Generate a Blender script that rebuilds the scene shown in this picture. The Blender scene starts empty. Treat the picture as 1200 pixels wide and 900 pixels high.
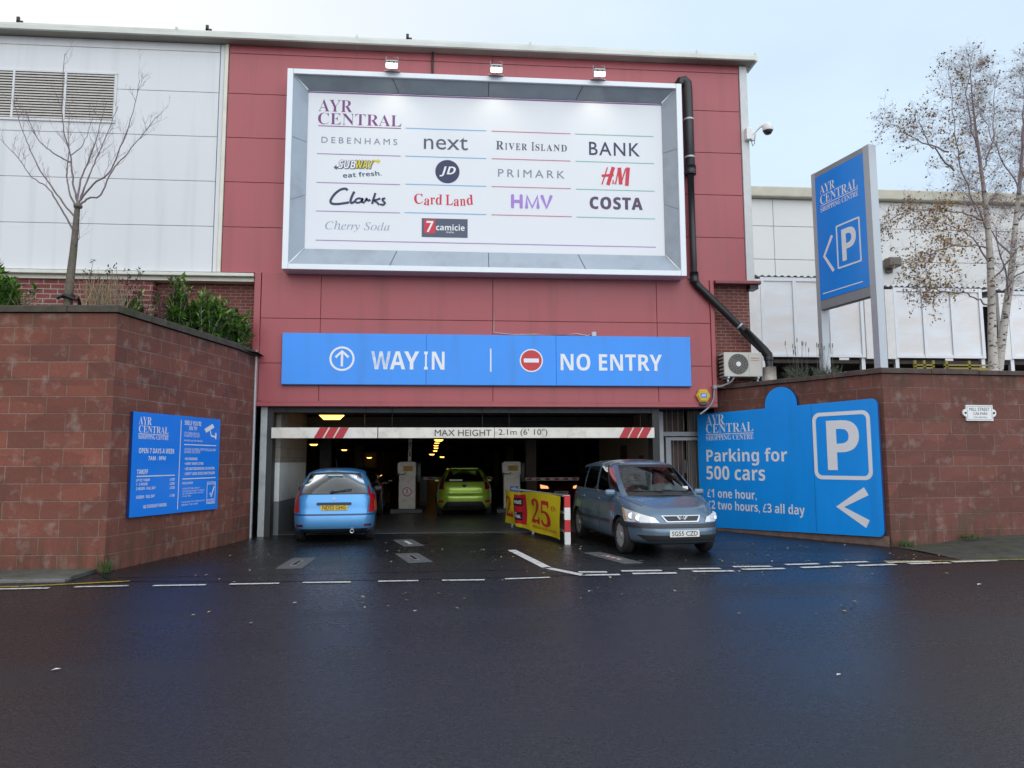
import bpy, bmesh, math, random
from mathutils import Vector, Matrix
R = math.radians
SC = bpy.context.scene
# ------------------------------------------------------------------ camera
cam = bpy.data.cameras.new('camera'); cam_o = bpy.data.objects.new('camera', cam)
SC.collection.objects.link(cam_o); SC.camera = cam_o
cam.sensor_width = 36; cam.lens = 860/1200*36; cam.clip_start = .1; cam.clip_end = 4000
_yaw, _pit, _rol = R(4.76), math.atan(90/860), R(.2)
_f = Vector((math.sin(_yaw)*math.cos(_pit), math.cos(_yaw)*math.cos(_pit), math.sin(_pit)))
_r0 = Vector((math.cos(_yaw), -math.sin(_yaw), 0)); _u0 = _r0.cross(_f)
_r = _r0*math.cos(_rol)-_u0*math.sin(_rol); _u = _u0*math.cos(_rol)+_r0*math.sin(_rol)
cam_o.matrix_world = Matrix(((_r.x,_u.x,-_f.x,0),(_r.y,_u.y,-_f.y,-16.4),(_r.z,_u.z,-_f.z,1.62),(0,0,0,1)))
# ------------------------------------------------------------------ sky and sun
SUN_EL, SUN_AZ = R(32), R(160)          # azimuth clockwise from +Y: behind the camera, a little to its left
w = bpy.data.worlds.new('World'); SC.world = w; w.use_nodes = True
nt = w.node_tree; nt.nodes.clear()
out = nt.nodes.new('ShaderNodeOutputWorld'); bg = nt.nodes.new('ShaderNodeBackground')
sky = nt.nodes.new('ShaderNodeTexSky'); sky.sky_type = 'NISHITA'; sky.sun_disc = False
sky.sun_elevation = SUN_EL; sky.sun_rotation = SUN_AZ
sky.air_density = 1.0; sky.dust_density = 2.0; sky.ozone_density = 1.2
# thin high cloud veil over the blue
tc = nt.nodes.new('ShaderNodeTexCoord'); mp = nt.nodes.new('ShaderNodeMapping'); mp.inputs['Scale'].default_value = (1.2, 1.2, 3.2)
ns = nt.nodes.new('ShaderNodeTexNoise'); ns.inputs['Scale'].default_value = 2.2; ns.inputs['Detail'].default_value = 5; ns.inputs['Roughness'].default_value = .5
rp = nt.nodes.new('ShaderNodeMapRange'); rp.inputs[1].default_value = .35; rp.inputs[2].default_value = .75; rp.inputs[3].default_value = .78; rp.inputs[4].default_value = .92
sx = nt.nodes.new('ShaderNodeSeparateXYZ'); lf = nt.nodes.new('ShaderNodeMapRange'); lf.inputs[1].default_value = .30; lf.inputs[2].default_value = -.40; lf.inputs[3].default_value = 0; lf.inputs[4].default_value = 1; lf.clamp = True
ad = nt.nodes.new('ShaderNodeMath'); ad.operation = 'ADD'; ad.use_clamp = True
mx = nt.nodes.new('ShaderNodeMixRGB'); mx.inputs[2].default_value = (7.1, 8.7, 10.3, 1)
L = nt.links.new
L(tc.outputs['Generated'], mp.inputs[0]); L(mp.outputs[0], ns.inputs['Vector']); L(ns.outputs[0], rp.inputs[0])
L(tc.outputs['Generated'], sx.inputs[0]); L(sx.outputs[0], lf.inputs[0]); L(rp.outputs[0], ad.inputs[0]); ad.inputs[1].default_value = 0
wh = nt.nodes.new('ShaderNodeMixRGB'); wh.inputs[2].default_value = (9.2, 9.2, 9.3, 1)      # brighter, whiter cloud to the left
L(ad.outputs[0], mx.inputs[0]); L(sky.outputs[0], mx.inputs[1]); L(lf.outputs[0], wh.inputs[0]); L(mx.outputs[0], wh.inputs[1]); L(wh.outputs[0], bg.inputs[0]); L(bg.outputs[0], out.inputs[0])
bg.inputs[1].default_value = .07
sun = bpy.data.lights.new('sun', 'SUN'); sun.energy = 1.05; sun.angle = R(90); sun.color = (.95, .98, 1.0)
sun_o = bpy.data.objects.new('sun', sun); SC.collection.objects.link(sun_o)
_sd = Vector((math.sin(SUN_AZ)*math.cos(SUN_EL), math.cos(SUN_AZ)*math.cos(SUN_EL), math.sin(SUN_EL)))
sun_o.rotation_euler = _sd.to_track_quat('Z', 'Y').to_euler()
vs = SC.view_settings; vs.view_transform = 'Standard'; vs.look = 'None'; vs.gamma = 1; vs.use_curve_mapping = False
vs.exposure = .70
SC.cycles.max_bounces = 8; SC.cycles.transparent_max_bounces = 12; SC.cycles.use_denoising = True; SC.cycles.sample_clamp_indirect = 6

# ------------------------------------------------------------------ materials
def lin(h):
    return tuple(((c/255)/12.92 if c <= 10 else ((c/255+.055)/1.055)**2.4) for c in h)
class N:                                   # tiny node helper
    def __init__(s, name):
        s.m = bpy.data.materials.new(name); s.m.use_nodes = True; s.t = s.m.node_tree
        s.b = s.t.nodes['Principled BSDF']; s.o = s.t.nodes['Material Output']
    def n(s, ty, **k):
        x = s.t.nodes.new('ShaderNode'+ty)
        for a, v in k.items():
            if a.startswith('_'): setattr(x, a[1:], v)
            else: x.inputs[a.replace('__', ' ')].default_value = v
        return x
    def l(s, a, b): s.t.links.new(a, b)
    def noise(s, scale, detail=4, co='Object', rough=.55, dist=0, sc=None):
        c = s.n('TexCoord'); z = s.n('TexNoise', Scale=scale, Detail=detail, Roughness=rough, Distortion=dist)
        v = c.outputs[co]
        if sc:
            m = s.n('Mapping'); m.inputs['Scale'].default_value = sc; s.l(v, m.inputs[0]); v = m.outputs[0]
        s.l(v, z.inputs['Vector']); return z.outputs[0]
    def mr(s, v, a, b, c, d):
        r = s.n('MapRange'); s.l(v, r.inputs[0])
        for i, q in enumerate((a, b, c, d)): r.inputs[i+1].default_value = q
        return r.outputs[0]
    def mix(s, f, a, b, mode='MIX'):
        x = s.n('MixRGB', _blend_type=mode)
        for i, q in enumerate((f, a, b)):
            if hasattr(q, 'is_linked'): s.l(q, x.inputs[i])
            else: x.inputs[i].default_value = q if i == 0 else (tuple(q)+(1,) if len(q) == 3 else q)
        return x.outputs[0]
    def bump(s, h, st, d=.01):
        b = s.n('Bump', Strength=st, Distance=d); s.l(h, b.inputs['Height']); s.l(b.outputs[0], s.b.inputs['Normal'])
MATS = {}
def mat(name, col=(.5,.5,.5), rough=.5, metal=0, var=.12, scale=6, bump=0, bscale=60, emit=None, spec=.5, coat=0, dirt=None, sc=None):
    if name in MATS: return MATS[name]
    n = N(name); b = n.b
    b.inputs['Roughness'].default_value = rough; b.inputs['Metallic'].default_value = metal
    b.inputs['Specular IOR Level'].default_value = spec; b.inputs['Coat Weight'].default_value = coat; b.inputs['Coat Roughness'].default_value = .05
    z = n.noise(scale, 5, sc=sc)
    lo = tuple(c*(1-var) for c in col); hi = tuple(min(1, c*(1+var)) for c in col)
    c = n.mix(n.mr(z, .3, .7, 0, 1), lo, hi)
    if dirt:                                # irregular grime patches
        d = n.noise(dirt[1], 6, sc=dirt[3] if len(dirt) > 3 else None)
        c = n.mix(n.mr(d, .52, .72, 0, dirt[2]), c, dirt[0])
    n.l(c, b.inputs['Base Color'])
    n.l(n.mr(z, .3, .7, max(0, rough-.05), min(1, rough+.07)), b.inputs['Roughness'])
    if bump: n.bump(n.noise(bscale, 3), bump)
    if emit:
        b.inputs['Emission Color'].default_value = tuple(emit[0])+(1,); b.inputs['Emission Strength'].default_value = emit[1]
    MATS[name] = n.m; return n.m

# ------------------------------------------------------------------ mesh helpers
class MB:
    def __init__(s): s.bm = bmesh.new()
    def face(s, pts, m=0):
        try:
            f = s.bm.faces.new([s.bm.verts.new(p) for p in pts]); f.material_index = m; return f
        except ValueError: return None
    def box(s, x0, x1, y0, y1, z0, z1, m=0, rot=None, bev=0):
        v = [Vector((x, y, z)) for z in (z0, z1) for y in (y0, y1) for x in (x0, x1)]
        if rot: v = [rot @ p for p in v]
        vs = [s.bm.verts.new(p) for p in v]; fs = []
        for q in ((0,2,3,1),(4,5,7,6),(0,1,5,4),(2,6,7,3),(0,4,6,2),(1,3,7,5)):
            f = s.bm.faces.new([vs[i] for i in q]); f.material_index = m; fs.append(f)
        if bev:
            r = bmesh.ops.bevel(s.bm, geom=list({e for f in fs for e in f.edges}), offset=bev, segments=2, profile=.5, affect='EDGES')
            for f in r['faces']: f.material_index = m
        return s
    def prism(s, pts, fr, h0, h1, m=0, ms=None):      # pts (u,z) on a frame, thickness from h0 to h1 along its normal
        a = [s.bm.verts.new(fr(u, z, h0)) for u, z in pts]; b = [s.bm.verts.new(fr(u, z, h1)) for u, z in pts]
        k = len(pts)
        f = s.bm.faces.new(b); f.material_index = m
        f = s.bm.faces.new(a[::-1]); f.material_index = m if ms is None else ms
        for i in range(k):
            f = s.bm.faces.new((a[i], a[(i+1) % k], b[(i+1) % k], b[i])); f.material_index = m if ms is None else ms
        return s
    def ring(s, po, pi, fr, h0, h1, m=0):             # hollow outline between two outlines of equal length
        k = len(po); V = [[s.bm.verts.new(fr(u, z, h)) for u, z in p] for h in (h0, h1) for p in (po, pi)]
        for i in range(k):
            j = (i+1) % k
            for q in ((V[2][i],V[2][j],V[3][j],V[3][i]),(V[0][i],V[0][j],V[2][j],V[2][i]),(V[1][j],V[1][i],V[3][i],V[3][j])):
                f = s.bm.faces.new(q); f.material_index = m
        return s
    def tube(s, pts, rad, sides=6, m=0, cap=True):
        pts = [Vector(p) for p in pts]; k = len(pts)
        if not hasattr(rad, '__len__'): rad = [rad]*k
        rings = []; up = None
        for i, p in enumerate(pts):
            t = (pts[min(i+1, k-1)]-pts[max(i-1, 0)])
            if t.length < 1e-9: t = Vector((0, 0, 1))
            t.normalize()
            if up is None:
                up = Vector((0, 0, 1)) if abs(t.z) < .9 else Vector((1, 0, 0))
            a = t.cross(up)
            if a.length < 1e-4: a = t.orthogonal()
            a.normalize(); b = t.cross(a); up = -b if False else up
            rings.append([s.bm.verts.new(p+(a*math.cos(2*math.pi*j/sides)+b*math.sin(2*math.pi*j/sides))*rad[i]) for j in range(sides)])
        for i in range(k-1):
            for j in range(sides):
                q = (j+1) % sides
                f = s.bm.faces.new((rings[i][j], rings[i][q], rings[i+1][q], rings[i+1][j])); f.material_index = m; f.smooth = True
        if cap and sides > 2:
            for rr in (rings[0], rings[-1][::-1]):
                f = s.bm.faces.new(rr); f.material_index = m
        return s
    def lathe(s, prof, axis, o, n=24, m=0, smooth=True):   # prof (r,h) along axis
        ax = Vector(axis).normalized(); a = ax.orthogonal().normalized(); b = ax.cross(a); o = Vector(o); rings = []
        for r, h in prof:
            rings.append([s.bm.verts.new(o+ax*h+(a*math.cos(2*math.pi*j/n)+b*math.sin(2*math.pi*j/n))*max(r, 1e-4)) for j in range(n)])
        for i in range(len(rings)-1):
            for j in range(n):
                q = (j+1) % n
                f = s.bm.faces.new((rings[i][j], rings[i][q], rings[i+1][q], rings[i+1][j])); f.material_index = m; f.smooth = smooth
        return s
    def grid(s, G, m=0, smooth=True, flip=False, closed=False):
        V = [[s.bm.verts.new(p) for p in row] for row in G]
        for i in range(len(V)-1):
            for j in range(len(V[0])-(0 if closed else 1)):
                q = (j+1) % len(V[0])
                c = (V[i][j], V[i][q], V[i+1][q], V[i+1][j])
                f = s.bm.faces.new(c[::-1] if flip else c); f.material_index = m if not callable(m) else m(i, j); f.smooth = smooth
        return s
ROOT = {}
def obj(name, mb, mats, parent=None, local=False, uv=True, smooth=None, weld=False):
    bm = mb.bm
    if weld: bmesh.ops.remove_doubles(bm, verts=bm.verts, dist=1e-5)
    if smooth is not None:
        bm.normal_update()
        for f in bm.faces: f.smooth = True
        for e in bm.edges:
            e.smooth = not (len(e.link_faces) == 2 and e.calc_face_angle(0) > R(smooth))
    if uv:
        ul = bm.loops.layers.uv.new('UVMap'); bm.normal_update()
        for f in bm.faces:
            n = f.normal
            if abs(n.z) > .7:
                for l in f.loops: l[ul].uv = (l.vert.co.x, l.vert.co.y)
            else:
                t = Vector((-n.y, n.x, 0)).normalized()
                for l in f.loops: l[ul].uv = (l.vert.co.dot(t), l.vert.co.z)
    if parent is not None and not local:
        p = parent
        while p.parent: p = p.parent
        bmesh.ops.translate(bm, verts=bm.verts, vec=-Vector(p.location))
    me = bpy.data.meshes.new(name); bm.to_mesh(me); bm.free()
    for m in (mats if isinstance(mats, (list, tuple)) else [mats]): me.materials.append(m)
    o = bpy.data.objects.new(name, me); SC.collection.objects.link(o)
    if parent is not None: o.parent = parent
    return o
def tag(o, label, cat, group=None):
    o['label'] = label; o['category'] = cat
    if group: o['group'] = group
    return o
def thing(name, label, cat, loc=(0,0,0), rz=0, group=None):
    o = bpy.data.objects.new(name, None); SC.collection.objects.link(o); o.location = loc; o.rotation_euler = (0, 0, rz)
    o.empty_display_size = .2
    return tag(o, label, cat, group)
def struct(name, mb, mats, kind='structure', **k):
    o = obj(name, mb, mats, **k); o['kind'] = kind; return o
def frame(o, ux, n):
    o = Vector(o); ux = Vector(ux).normalized(); n = Vector(n).normalized()
    return lambda u, z, h=0: o+ux*u+Vector((0, 0, z))+n*h
def rrect(u0, u1, z0, z1, r, k=6):
    P = []
    for cx, cz, a0 in ((u1-r, z1-r, 0), (u0+r, z1-r, 90), (u0+r, z0+r, 180), (u1-r, z0+r, 270)):
        for i in range(k+1):
            a = R(a0+90*i/k); P.append((cx+r*math.cos(a), cz+r*math.sin(a)))
    return P
def circ(u, z, r, k=40, rz=None):
    return [(u+r*math.cos(2*math.pi*i/k), z+(rz or r)*math.sin(2*math.pi*i/k)) for i in range(k)]
# ------------------------------------------------------------------ lettering
def style(s, st):
    base = {'serif': (0x1D400, 0x1D41A, 0x1D7CE), 'bold': (0x1D5D4, 0x1D5EE, 0x1D7EC), 'bolditalic': (0x1D63C, 0x1D656, None),
            'script': (0x1D4D0, 0x1D4EA, None), 'serifitalic': (0x1D434, 0x1D44E, None)}.get(st)
    if not base: return s
    r = ''
    for c in s:
        if 'A' <= c <= 'Z': r += chr(base[0]+ord(c)-65)
        elif 'a' <= c <= 'z': r += 'ℎ' if (st == 'serifitalic' and c == 'h') else chr(base[1]+ord(c)-97)
        elif '0' <= c <= '9' and base[2]: r += chr(base[2]+ord(c)-48)
        else: r += c
    return r
_TC = {}
def glyphs(s, st, off=0, space=1, res=3):
    key = (s, st, off, space)
    if key not in _TC:
        c = bpy.data.curves.new('t', 'FONT'); c.body = style(s, st); c.offset = off; c.space_character = space; c.resolution_u = res
        o = bpy.data.objects.new('t', c); SC.collection.objects.link(o)
        dg = bpy.context.evaluated_depsgraph_get(); dg.update()
        me = o.evaluated_get(dg).to_mesh()
        V = [tuple(v.co[:2]) for v in me.vertices]; F = [tuple(p.vertices) for p in me.polygons]
        o.evaluated_get(dg).to_mesh_clear(); bpy.data.objects.remove(o); bpy.data.curves.remove(c)
        _TC[key] = (V, F)
    return _TC[key]
def write(mb, s, st, box, fr, h=.004, m=0, off=0, space=1, shear=0, rot=0, keep=False):
    V, F = glyphs(s, st, off, space)
    if not V: return mb
    if shear: V = [(x+y*shear, y) for x, y in V]
    if rot:
        c, q = math.cos(R(rot)), math.sin(R(rot)); V = [(x*c-y*q, x*q+y*c) for x, y in V]
    x0 = min(v[0] for v in V); x1 = max(v[0] for v in V); y0 = min(v[1] for v in V); y1 = max(v[1] for v in V)
    u0, u1, z0, z1 = box; a = (u1-u0)/(x1-x0); b = (z1-z0)/(y1-y0)
    vs = [mb.bm.verts.new(fr(u0+(x-x0)*a, z0+(y-y0)*b, h)) for x, y in V]
    for f in F:
        try:
            q = mb.bm.faces.new([vs[i] for i in f]); q.material_index = m
        except ValueError: pass
    return mb
def rect(mb, box, fr, h=.004, m=0):
    u0, u1, z0, z1 = box
    mb.face([fr(u0, z0, h), fr(u1, z0, h), fr(u1, z1, h), fr(u0, z1, h)], m); return mb
def stroke(mb, pts, wd, fr, h, m=0, close=False):         # flat ribbon along a line
    k = len(pts); L_, R_ = [], []
    for i in range(k):
        a = pts[(i-1) % k] if close or i > 0 else pts[0]; b = pts[(i+1) % k] if close or i < k-1 else pts[-1]
        d = Vector((b[0]-a[0], b[1]-a[1]))
        d.normalize(); n = Vector((-d.y, d.x)); ww = wd[i] if hasattr(wd, '__len__') else wd
        L_.append((pts[i][0]+n.x*ww/2, pts[i][1]+n.y*ww/2)); R_.append((pts[i][0]-n.x*ww/2, pts[i][1]-n.y*ww/2))
    for i in range(k if close else k-1):
        j = (i+1) % k
        mb.face([fr(*R_[i], h), fr(*R_[j], h), fr(*L_[j], h), fr(*L_[i], h)], m)
    return mb
def spline(P, n=6):
    P = [Vector(p) for p in P]; out = []
    for i in range(len(P)-1):
        a, b, c, d = P[max(i-1, 0)], P[i], P[i+1], P[min(i+2, len(P)-1)]
        for j in range(n):
            t = j/n; out.append(.5*((2*b)+(c-a)*t+(2*a-5*b+4*c-d)*t*t+(3*b-a-3*c+d)*t**3))
    return out+[P[-1]]
# ------------------------------------------------------------------ special materials
def masonry(name, c1, c2, mortar, bw, rh, ms, moss=0, rough=.8, bstr=.7, pale=.45, off=.5):
    n = N(name); tc = n.n('TexCoord'); mpx = n.n('Mapping'); n.l(tc.outputs['UV'], mpx.inputs[0])
    wob = n.n('TexNoise', Scale=1.6, Detail=3); n.l(mpx.outputs[0], wob.inputs['Vector'])
    wv = n.n('VectorMath', _operation='MULTIPLY_ADD'); n.l(wob.outputs['Color'], wv.inputs[0]); wv.inputs[1].default_value = (.02, .012, 0); n.l(mpx.outputs[0], wv.inputs[2])
    br = n.n('TexBrick', Scale=1, Color1=c1+(1,), Color2=c2+(1,), Mortar=mortar+(1,)); br.offset = off
    br.inputs['Mortar Size'].default_value = ms; br.inputs['Mortar Smooth'].default_value = .25; br.inputs['Bias'].default_value = 0
    br.inputs['Brick Width'].default_value = bw; br.inputs['Row Height'].default_value = rh; n.l(wv.outputs[0], br.inputs['Vector'])
    grain = n.noise(38, 5); big = n.noise(.9, 5); mid = n.noise(4.5, 5)
    if moss:
        vb = n.n('TexVoronoi', Scale=1); ms_ = n.n('Mapping'); ms_.inputs['Scale'].default_value = (1.7, 3.8, 1); n.l(wv.outputs[0], ms_.inputs[0]); n.l(ms_.outputs[0], vb.inputs['Vector'])
        br_c = n.mix(n.mr(vb.outputs['Color'], .0, 1, 0, .7), br.outputs['Color'], (.115, .05, .042))
    else: br_c = br.outputs['Color']
    c = n.mix(n.mr(grain, .3, .7, .0, .5), br_c, (.55, .5, .48), 'MULTIPLY')
    c = n.mix(n.mr(big, .35, .7, 0, .45), c, tuple(q*.5 for q in c1))
    c = n.mix(n.mr(mid, .55, .75, 0, pale), c, tuple(min(1, q*.8+.09) for q in mortar))       # pale bloom and worn render
    if moss:
        sp = n.n('SeparateXYZ'); n.l(tc.outputs['UV'], sp.inputs[0])
        lo = n.mr(sp.outputs[1], .75, 0, 0, 1); hi = n.mr(sp.outputs[1], moss-.55, moss, 0, 1)
        st = n.noise(2.2, 5, co='UV', sc=(3.2, .35, 1))
        k = n.n('Math', _operation='MAXIMUM'); n.l(lo, k.inputs[0]); n.l(hi, k.inputs[1])
        k2 = n.n('Math', _operation='MULTIPLY'); n.l(k.outputs[0], k2.inputs[0]); n.l(n.mr(st, .42, .64, 0, .75), k2.inputs[1])
        c = n.mix(k2.outputs[0], c, (.045, .042, .025))
        gm = n.noise(1.1, 6)
        c = n.mix(n.mr(gm, .62, .74, 0, .55), c, (.085, .09, .045))
    n.l(c, n.b.inputs['Base Color']); n.b.inputs['Roughness'].default_value = rough; n.b.inputs['Specular IOR Level'].default_value = .3
    h = n.n('Math', _operation='MULTIPLY_ADD'); n.l(br.outputs['Fac'], h.inputs[0]); h.inputs[1].default_value = -1.0
    g2 = n.n('Math', _operation='MULTIPLY'); n.l(mid, g2.inputs[0]); g2.inputs[1].default_value = .9; n.l(g2.outputs[0], h.inputs[2])
    n.bump(h.outputs[0], bstr, .02); return n.m
STONE = masonry('red_sandstone', (.31, .104, .070), (.18, .070, .053), (.31, .235, .19), .58, .262, .009, 4.0)
STONE_R = masonry('red_sandstone_worn', (.25, .094, .072), (.17, .074, .060), (.28, .215, .185), .62, .30, .008, 3.35, pale=.4)
BRICK = masonry('red_brick', (.26, .075, .06), (.20, .06, .05), (.34, .28, .25), .225, .075, .009, 0, pale=.15)
BRICK2 = masonry('red_brick_pale_joint', (.25, .07, .062), (.20, .058, .05), (.42, .34, .32), .30, .11, .013, 0, pale=.15)
BLOCK = masonry('painted_block', (.30, .27, .22), (.25, .225, .185), (.2, .18, .15), .44, .215, .01, 0, pale=.1, bstr=.3)

def asphalt(name, base, wet, bst):
    n = N(name); fine = n.noise(42, 4, rough=.7); mid = n.noise(14, 5); big = n.noise(.35, 6, dist=.4); trk = n.noise(.5, 4, sc=(.35, 1.6, 1))
    fl = n.n('TexVoronoi', Scale=60); tco = n.n('TexCoord'); n.l(tco.outputs['Object'], fl.inputs['Vector'])
    c = n.mix(n.mr(fine, .3, .75, 0, 1), tuple(q*.45 for q in base), tuple(q*2.0 for q in base))
    c = n.mix(n.mr(fl.outputs['Color'], .6, 1, 0, .3), c, (.06, .062, .065))
    c = n.mix(n.mr(big, .35, .7, 0, .5), c, tuple(q*.6 for q in base))
    n.l(c, n.b.inputs['Base Color'])
    r = n.n('Math', _operation='ADD'); n.l(n.mr(big, .3, .7, wet[0], wet[1]), r.inputs[0]); n.l(n.mr(mid, .3, .7, -.05, .07), r.inputs[1])
    r2 = n.n('Math', _operation='ADD'); n.l(r.outputs[0], r2.inputs[0]); n.l(n.mr(trk, .4, .65, -.05, .06), r2.inputs[1])
    n.l(r2.outputs[0], n.b.inputs['Roughness']); n.b.inputs['Specular IOR Level'].default_value = .42
    hh = n.n('Math', _operation='ADD'); n.l(fine, hh.inputs[0]); n.l(n.mr(fl.outputs['Distance'], 0, .6, .9, 0), hh.inputs[1])
    n.bump(hh.outputs[0], bst, .012); return n.m
ROAD = asphalt('wet_asphalt', (.0125, .0155, .0205), (.19, .33), .30)
FORE = asphalt('forecourt_asphalt', (.010, .0115, .0125), (.24, .38), .35)
PAVE = mat('mossy_paving', (.085, .088, .075), .6, var=.3, scale=3, bump=.3, bscale=40, dirt=((.05, .065, .03), 2, .8))
KERBM = mat('kerb_stone', (.15, .15, .14), .6, var=.25, scale=5, bump=.2, dirt=((.05, .06, .03), 3, .6))
PAINT = mat('road_paint_white', (.62, .62, .60), .45, var=.15, scale=9, bump=.1, dirt=((.12, .12, .12), 14, .8))
YPAINT = mat('road_paint_yellow', (.42, .30, .03), .5, var=.2, scale=9, dirt=((.06, .06, .05), 12, .8))
REDCLAD = mat('red_cladding', (.395, .09, .104), .42, var=.06, scale=.5, bump=.03, bscale=.9, dirt=((.31, .078, .085), .8, .75, (4, 4, .3)))
REDLOW = mat('red_cladding_low', (.38, .083, .095), .42, var=.07, scale=.6, bump=.03, bscale=.9, dirt=((.30, .07, .075), .9, .8, (4, 4, .3)))
JOINT = mat('cladding_joint', (.17, .045, .05), .7)
WJOINT = mat('white_joint', (.32, .33, .34), .7)
WHITEC = mat('white_cladding', (.70, .71, .73), .45, var=.03, scale=.4, bump=.03, bscale=.8, dirt=((.58, .61, .63), .8, .7, (4, 4, .2)))
CREAM = mat('cream_trim', (.72, .70, .60), .5, var=.08, scale=3)
EAVE = mat('eaves_aluminium', (.60, .62, .58), .38, .2, var=.10, scale=1.2, dirt=((.40, .42, .36), 1.5, .6, (.5, 4, 4)))
SOFFIT = mat('soffit', (.30, .28, .24), .6, var=.12, scale=2)
SILL = mat('red_sill', (.24, .06, .07), .45, var=.12)
BLACK = mat('black_plastic', (.012, .012, .013), .38, var=.2)
DARK = mat('dark_void', (.015, .014, .013), .9)
GREYM = mat('galvanised_grey', (.33, .38, .44), .42, .2, var=.08, scale=1.5, bump=.02, dirt=((.24, .26, .29), 2, .5))
ALU = mat('white_aluminium', (.72, .76, .80), .33, .15, var=.04, scale=2)
PANELW = mat('print_panel', (.78, .80, .84), .38, var=.015, scale=.5)
STEEL = mat('silver_post', (.46, .49, .52), .4, .4, var=.1, scale=4)
WHITE = mat('white_gloss', (.78, .78, .77), .35, var=.05, scale=5)
OFFW = mat('offwhite_sheet', (.72, .68, .61), .5, var=.08, scale=3, dirt=((.45, .41, .35), 5, .6))
LETW = mat('white_vinyl', (.80, .82, .86), .4, var=.02)
LETG = mat('peeled_vinyl', (.60, .68, .80), .5, var=.25, scale=9)
BLUE = mat('blue_sign', (.012, .27, .88), .20, var=.05, scale=.6, spec=.5, bump=.02, bscale=.9, dirt=((.014, .21, .66), 1.1, .5, (3, 3, .35)))
BLUE_R = mat('blue_sign_sky', (.006, .31, .92), .34, var=.05, scale=.6, bump=.02, bscale=.9, dirt=((.012, .25, .72), 1.1, .5, (3, 3, .35)))
BLUE_T = mat('blue_sign_deep', (.006, .22, .86), .38, var=.03, scale=.8)
BLUE_E = mat('sign_edge', (.004, .03, .14), .4)
REDP = mat('red_paint', (.55, .025, .03), .35, var=.08, scale=8)
SOIL = mat('planter_soil', (.035, .028, .018), .95, var=.4, scale=8, bump=.6, bscale=20)
COPE = mat('mossy_coping', (.070, .058, .045), .85, var=.35, scale=5, bump=.5, bscale=30, dirt=((.035, .05, .012), 3.5, .9))
COPE_R = mat('coping_weathered', (.085, .06, .052), .85, var=.35, scale=5, bump=.5, bscale=30, dirt=((.03, .028, .02), 3, .8))
CONC = mat('garage_floor', (.055, .055, .056), .45, var=.3, scale=1.2, bump=.08, bscale=50)
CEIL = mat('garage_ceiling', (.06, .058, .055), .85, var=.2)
GWALL = mat('white_emulsion', (.62, .64, .62), .6, var=.08, scale=2, dirt=((.42, .42, .40), 2, .6))
GDADO = mat('grey_dado', (.16, .17, .18), .6, var=.15, scale=2)
BEIGE = mat('beige_emulsion', (.30, .22, .15), .7, var=.12, scale=2)
LAMP = mat('sodium_lamp', (.9, .6, .2), .4, emit=((1.0, .50, .08), 3.2))
FLOODL = mat('flood_lens', (.9, .9, .8), .2, emit=((1.0, .97, .72), 4.5))

# ------------------------------------------------------------------ ground
def flat(mb, pts, z, m=0):
    f = mb.face([(x, y, z) for x, y in pts], m)
    if f and f.normal.z < 0: f.normal_flip()
    return mb
m = MB(); flat(m, [(-600, -600), (600, -600), (600, 600), (-600, 600)], 0); struct('road', m, ROAD)
m = MB(); flat(m, [(-5.2, -4.9), (-4.6, -5.75), (-2.5, -6.0), (.1, -6.02), (1.5, -5.9), (3.4, -5.5), (5.9, -5.2), (8.35, -5.02), (8.6, -3.0), (8.0, -2.8), (6.3, .55), (-4.4, .55), (-5.0, -4.8)], .004); struct('forecourt', m, FORE)
m = MB(); flat(m, [(-4.3, .55), (6.3, .55), (6.3, 4), (26, 4), (26, 70), (-30, 70), (-30, 4), (-4.3, 4)], .006)
m.box(-4.0, 4.7, .50, .58, .0, .014); struct('garage_floor', m, CONC)
# left pavement: worn flags against the wall with a low kerb
m = MB()
for i in range(28):
    x1 = -5.2-i*.92; x0 = x1-.905
    m.box(x0, x1, -5.62, -4.80, 0, .055+random.Random(i).uniform(-.006, .006), 0, bev=.006)
    m.box(x0, x1, -5.78, -5.63, 0, .045, 1, bev=.01)
struct('pavement', m, [PAVE, KERBM])
# right pavement: mossy verge rising along the wall
m = MB(); rows = []
for i in range(60):
    x = 8.22+i*.5; t = min(1, i/5); zt = .16*t*t*(3-2*t)+.004
    o_ = .02*math.sin(i*1.7)
    rows.append([(x, -5.02+o_, .005), (x, -4.98+o_, .045*min(1, t*2)+.005), (x, -4.0, .02+zt*.6), (x, -3.05+.09*(x-8.2)*.9, zt), (x, -2.0, zt)])
m.grid(rows); struct('pavement', m, mat('mossy_tarmac', (.045, .045, .036), .8, var=.4, scale=4, bump=.5, bscale=40, dirt=((.05, .06, .02), 2, .7)))
# painted lines
def line(mb, a, b, wd, z=.010, m=0, k=5, seed=0):
    a = Vector(a); b = Vector(b); d = (b-a).normalized(); n = Vector((-d.y, d.x))*wd/2; rg = random.Random(seed+int(a.x*100))
    for i in range(k):
        p = a+(b-a)*i/k; q = a+(b-a)*(i+1)/k
        mb.face([(p.x-n.x, p.y-n.y, z), (q.x-n.x, q.y-n.y, z), (q.x+n.x, q.y+n.y, z), (p.x+n.x, p.y+n.y, z)], m)
m = MB()
for a, b in (((-5.95, -6.26), (-5.16, -6.25)), ((-4.87, -6.19), (-4.21, -6.17)), ((-3.88, -6.2), (-3.21, -6.2)), ((-2.91, -6.18), (-2.27, -6.18)), ((-1.97, -6.15), (-1.33, -6.17)),
             ((-.97, -6.15), (-.43, -6.15)), ((-.11, -6.16), (.47, -6.18)), ((.75, -6.13), (1.38, -6.06)), ((-7.0, -6.3), (-6.3, -6.28)), ((-8.1, -6.34), (-7.4, -6.32))):
    line(m, a, b, .085)
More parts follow.
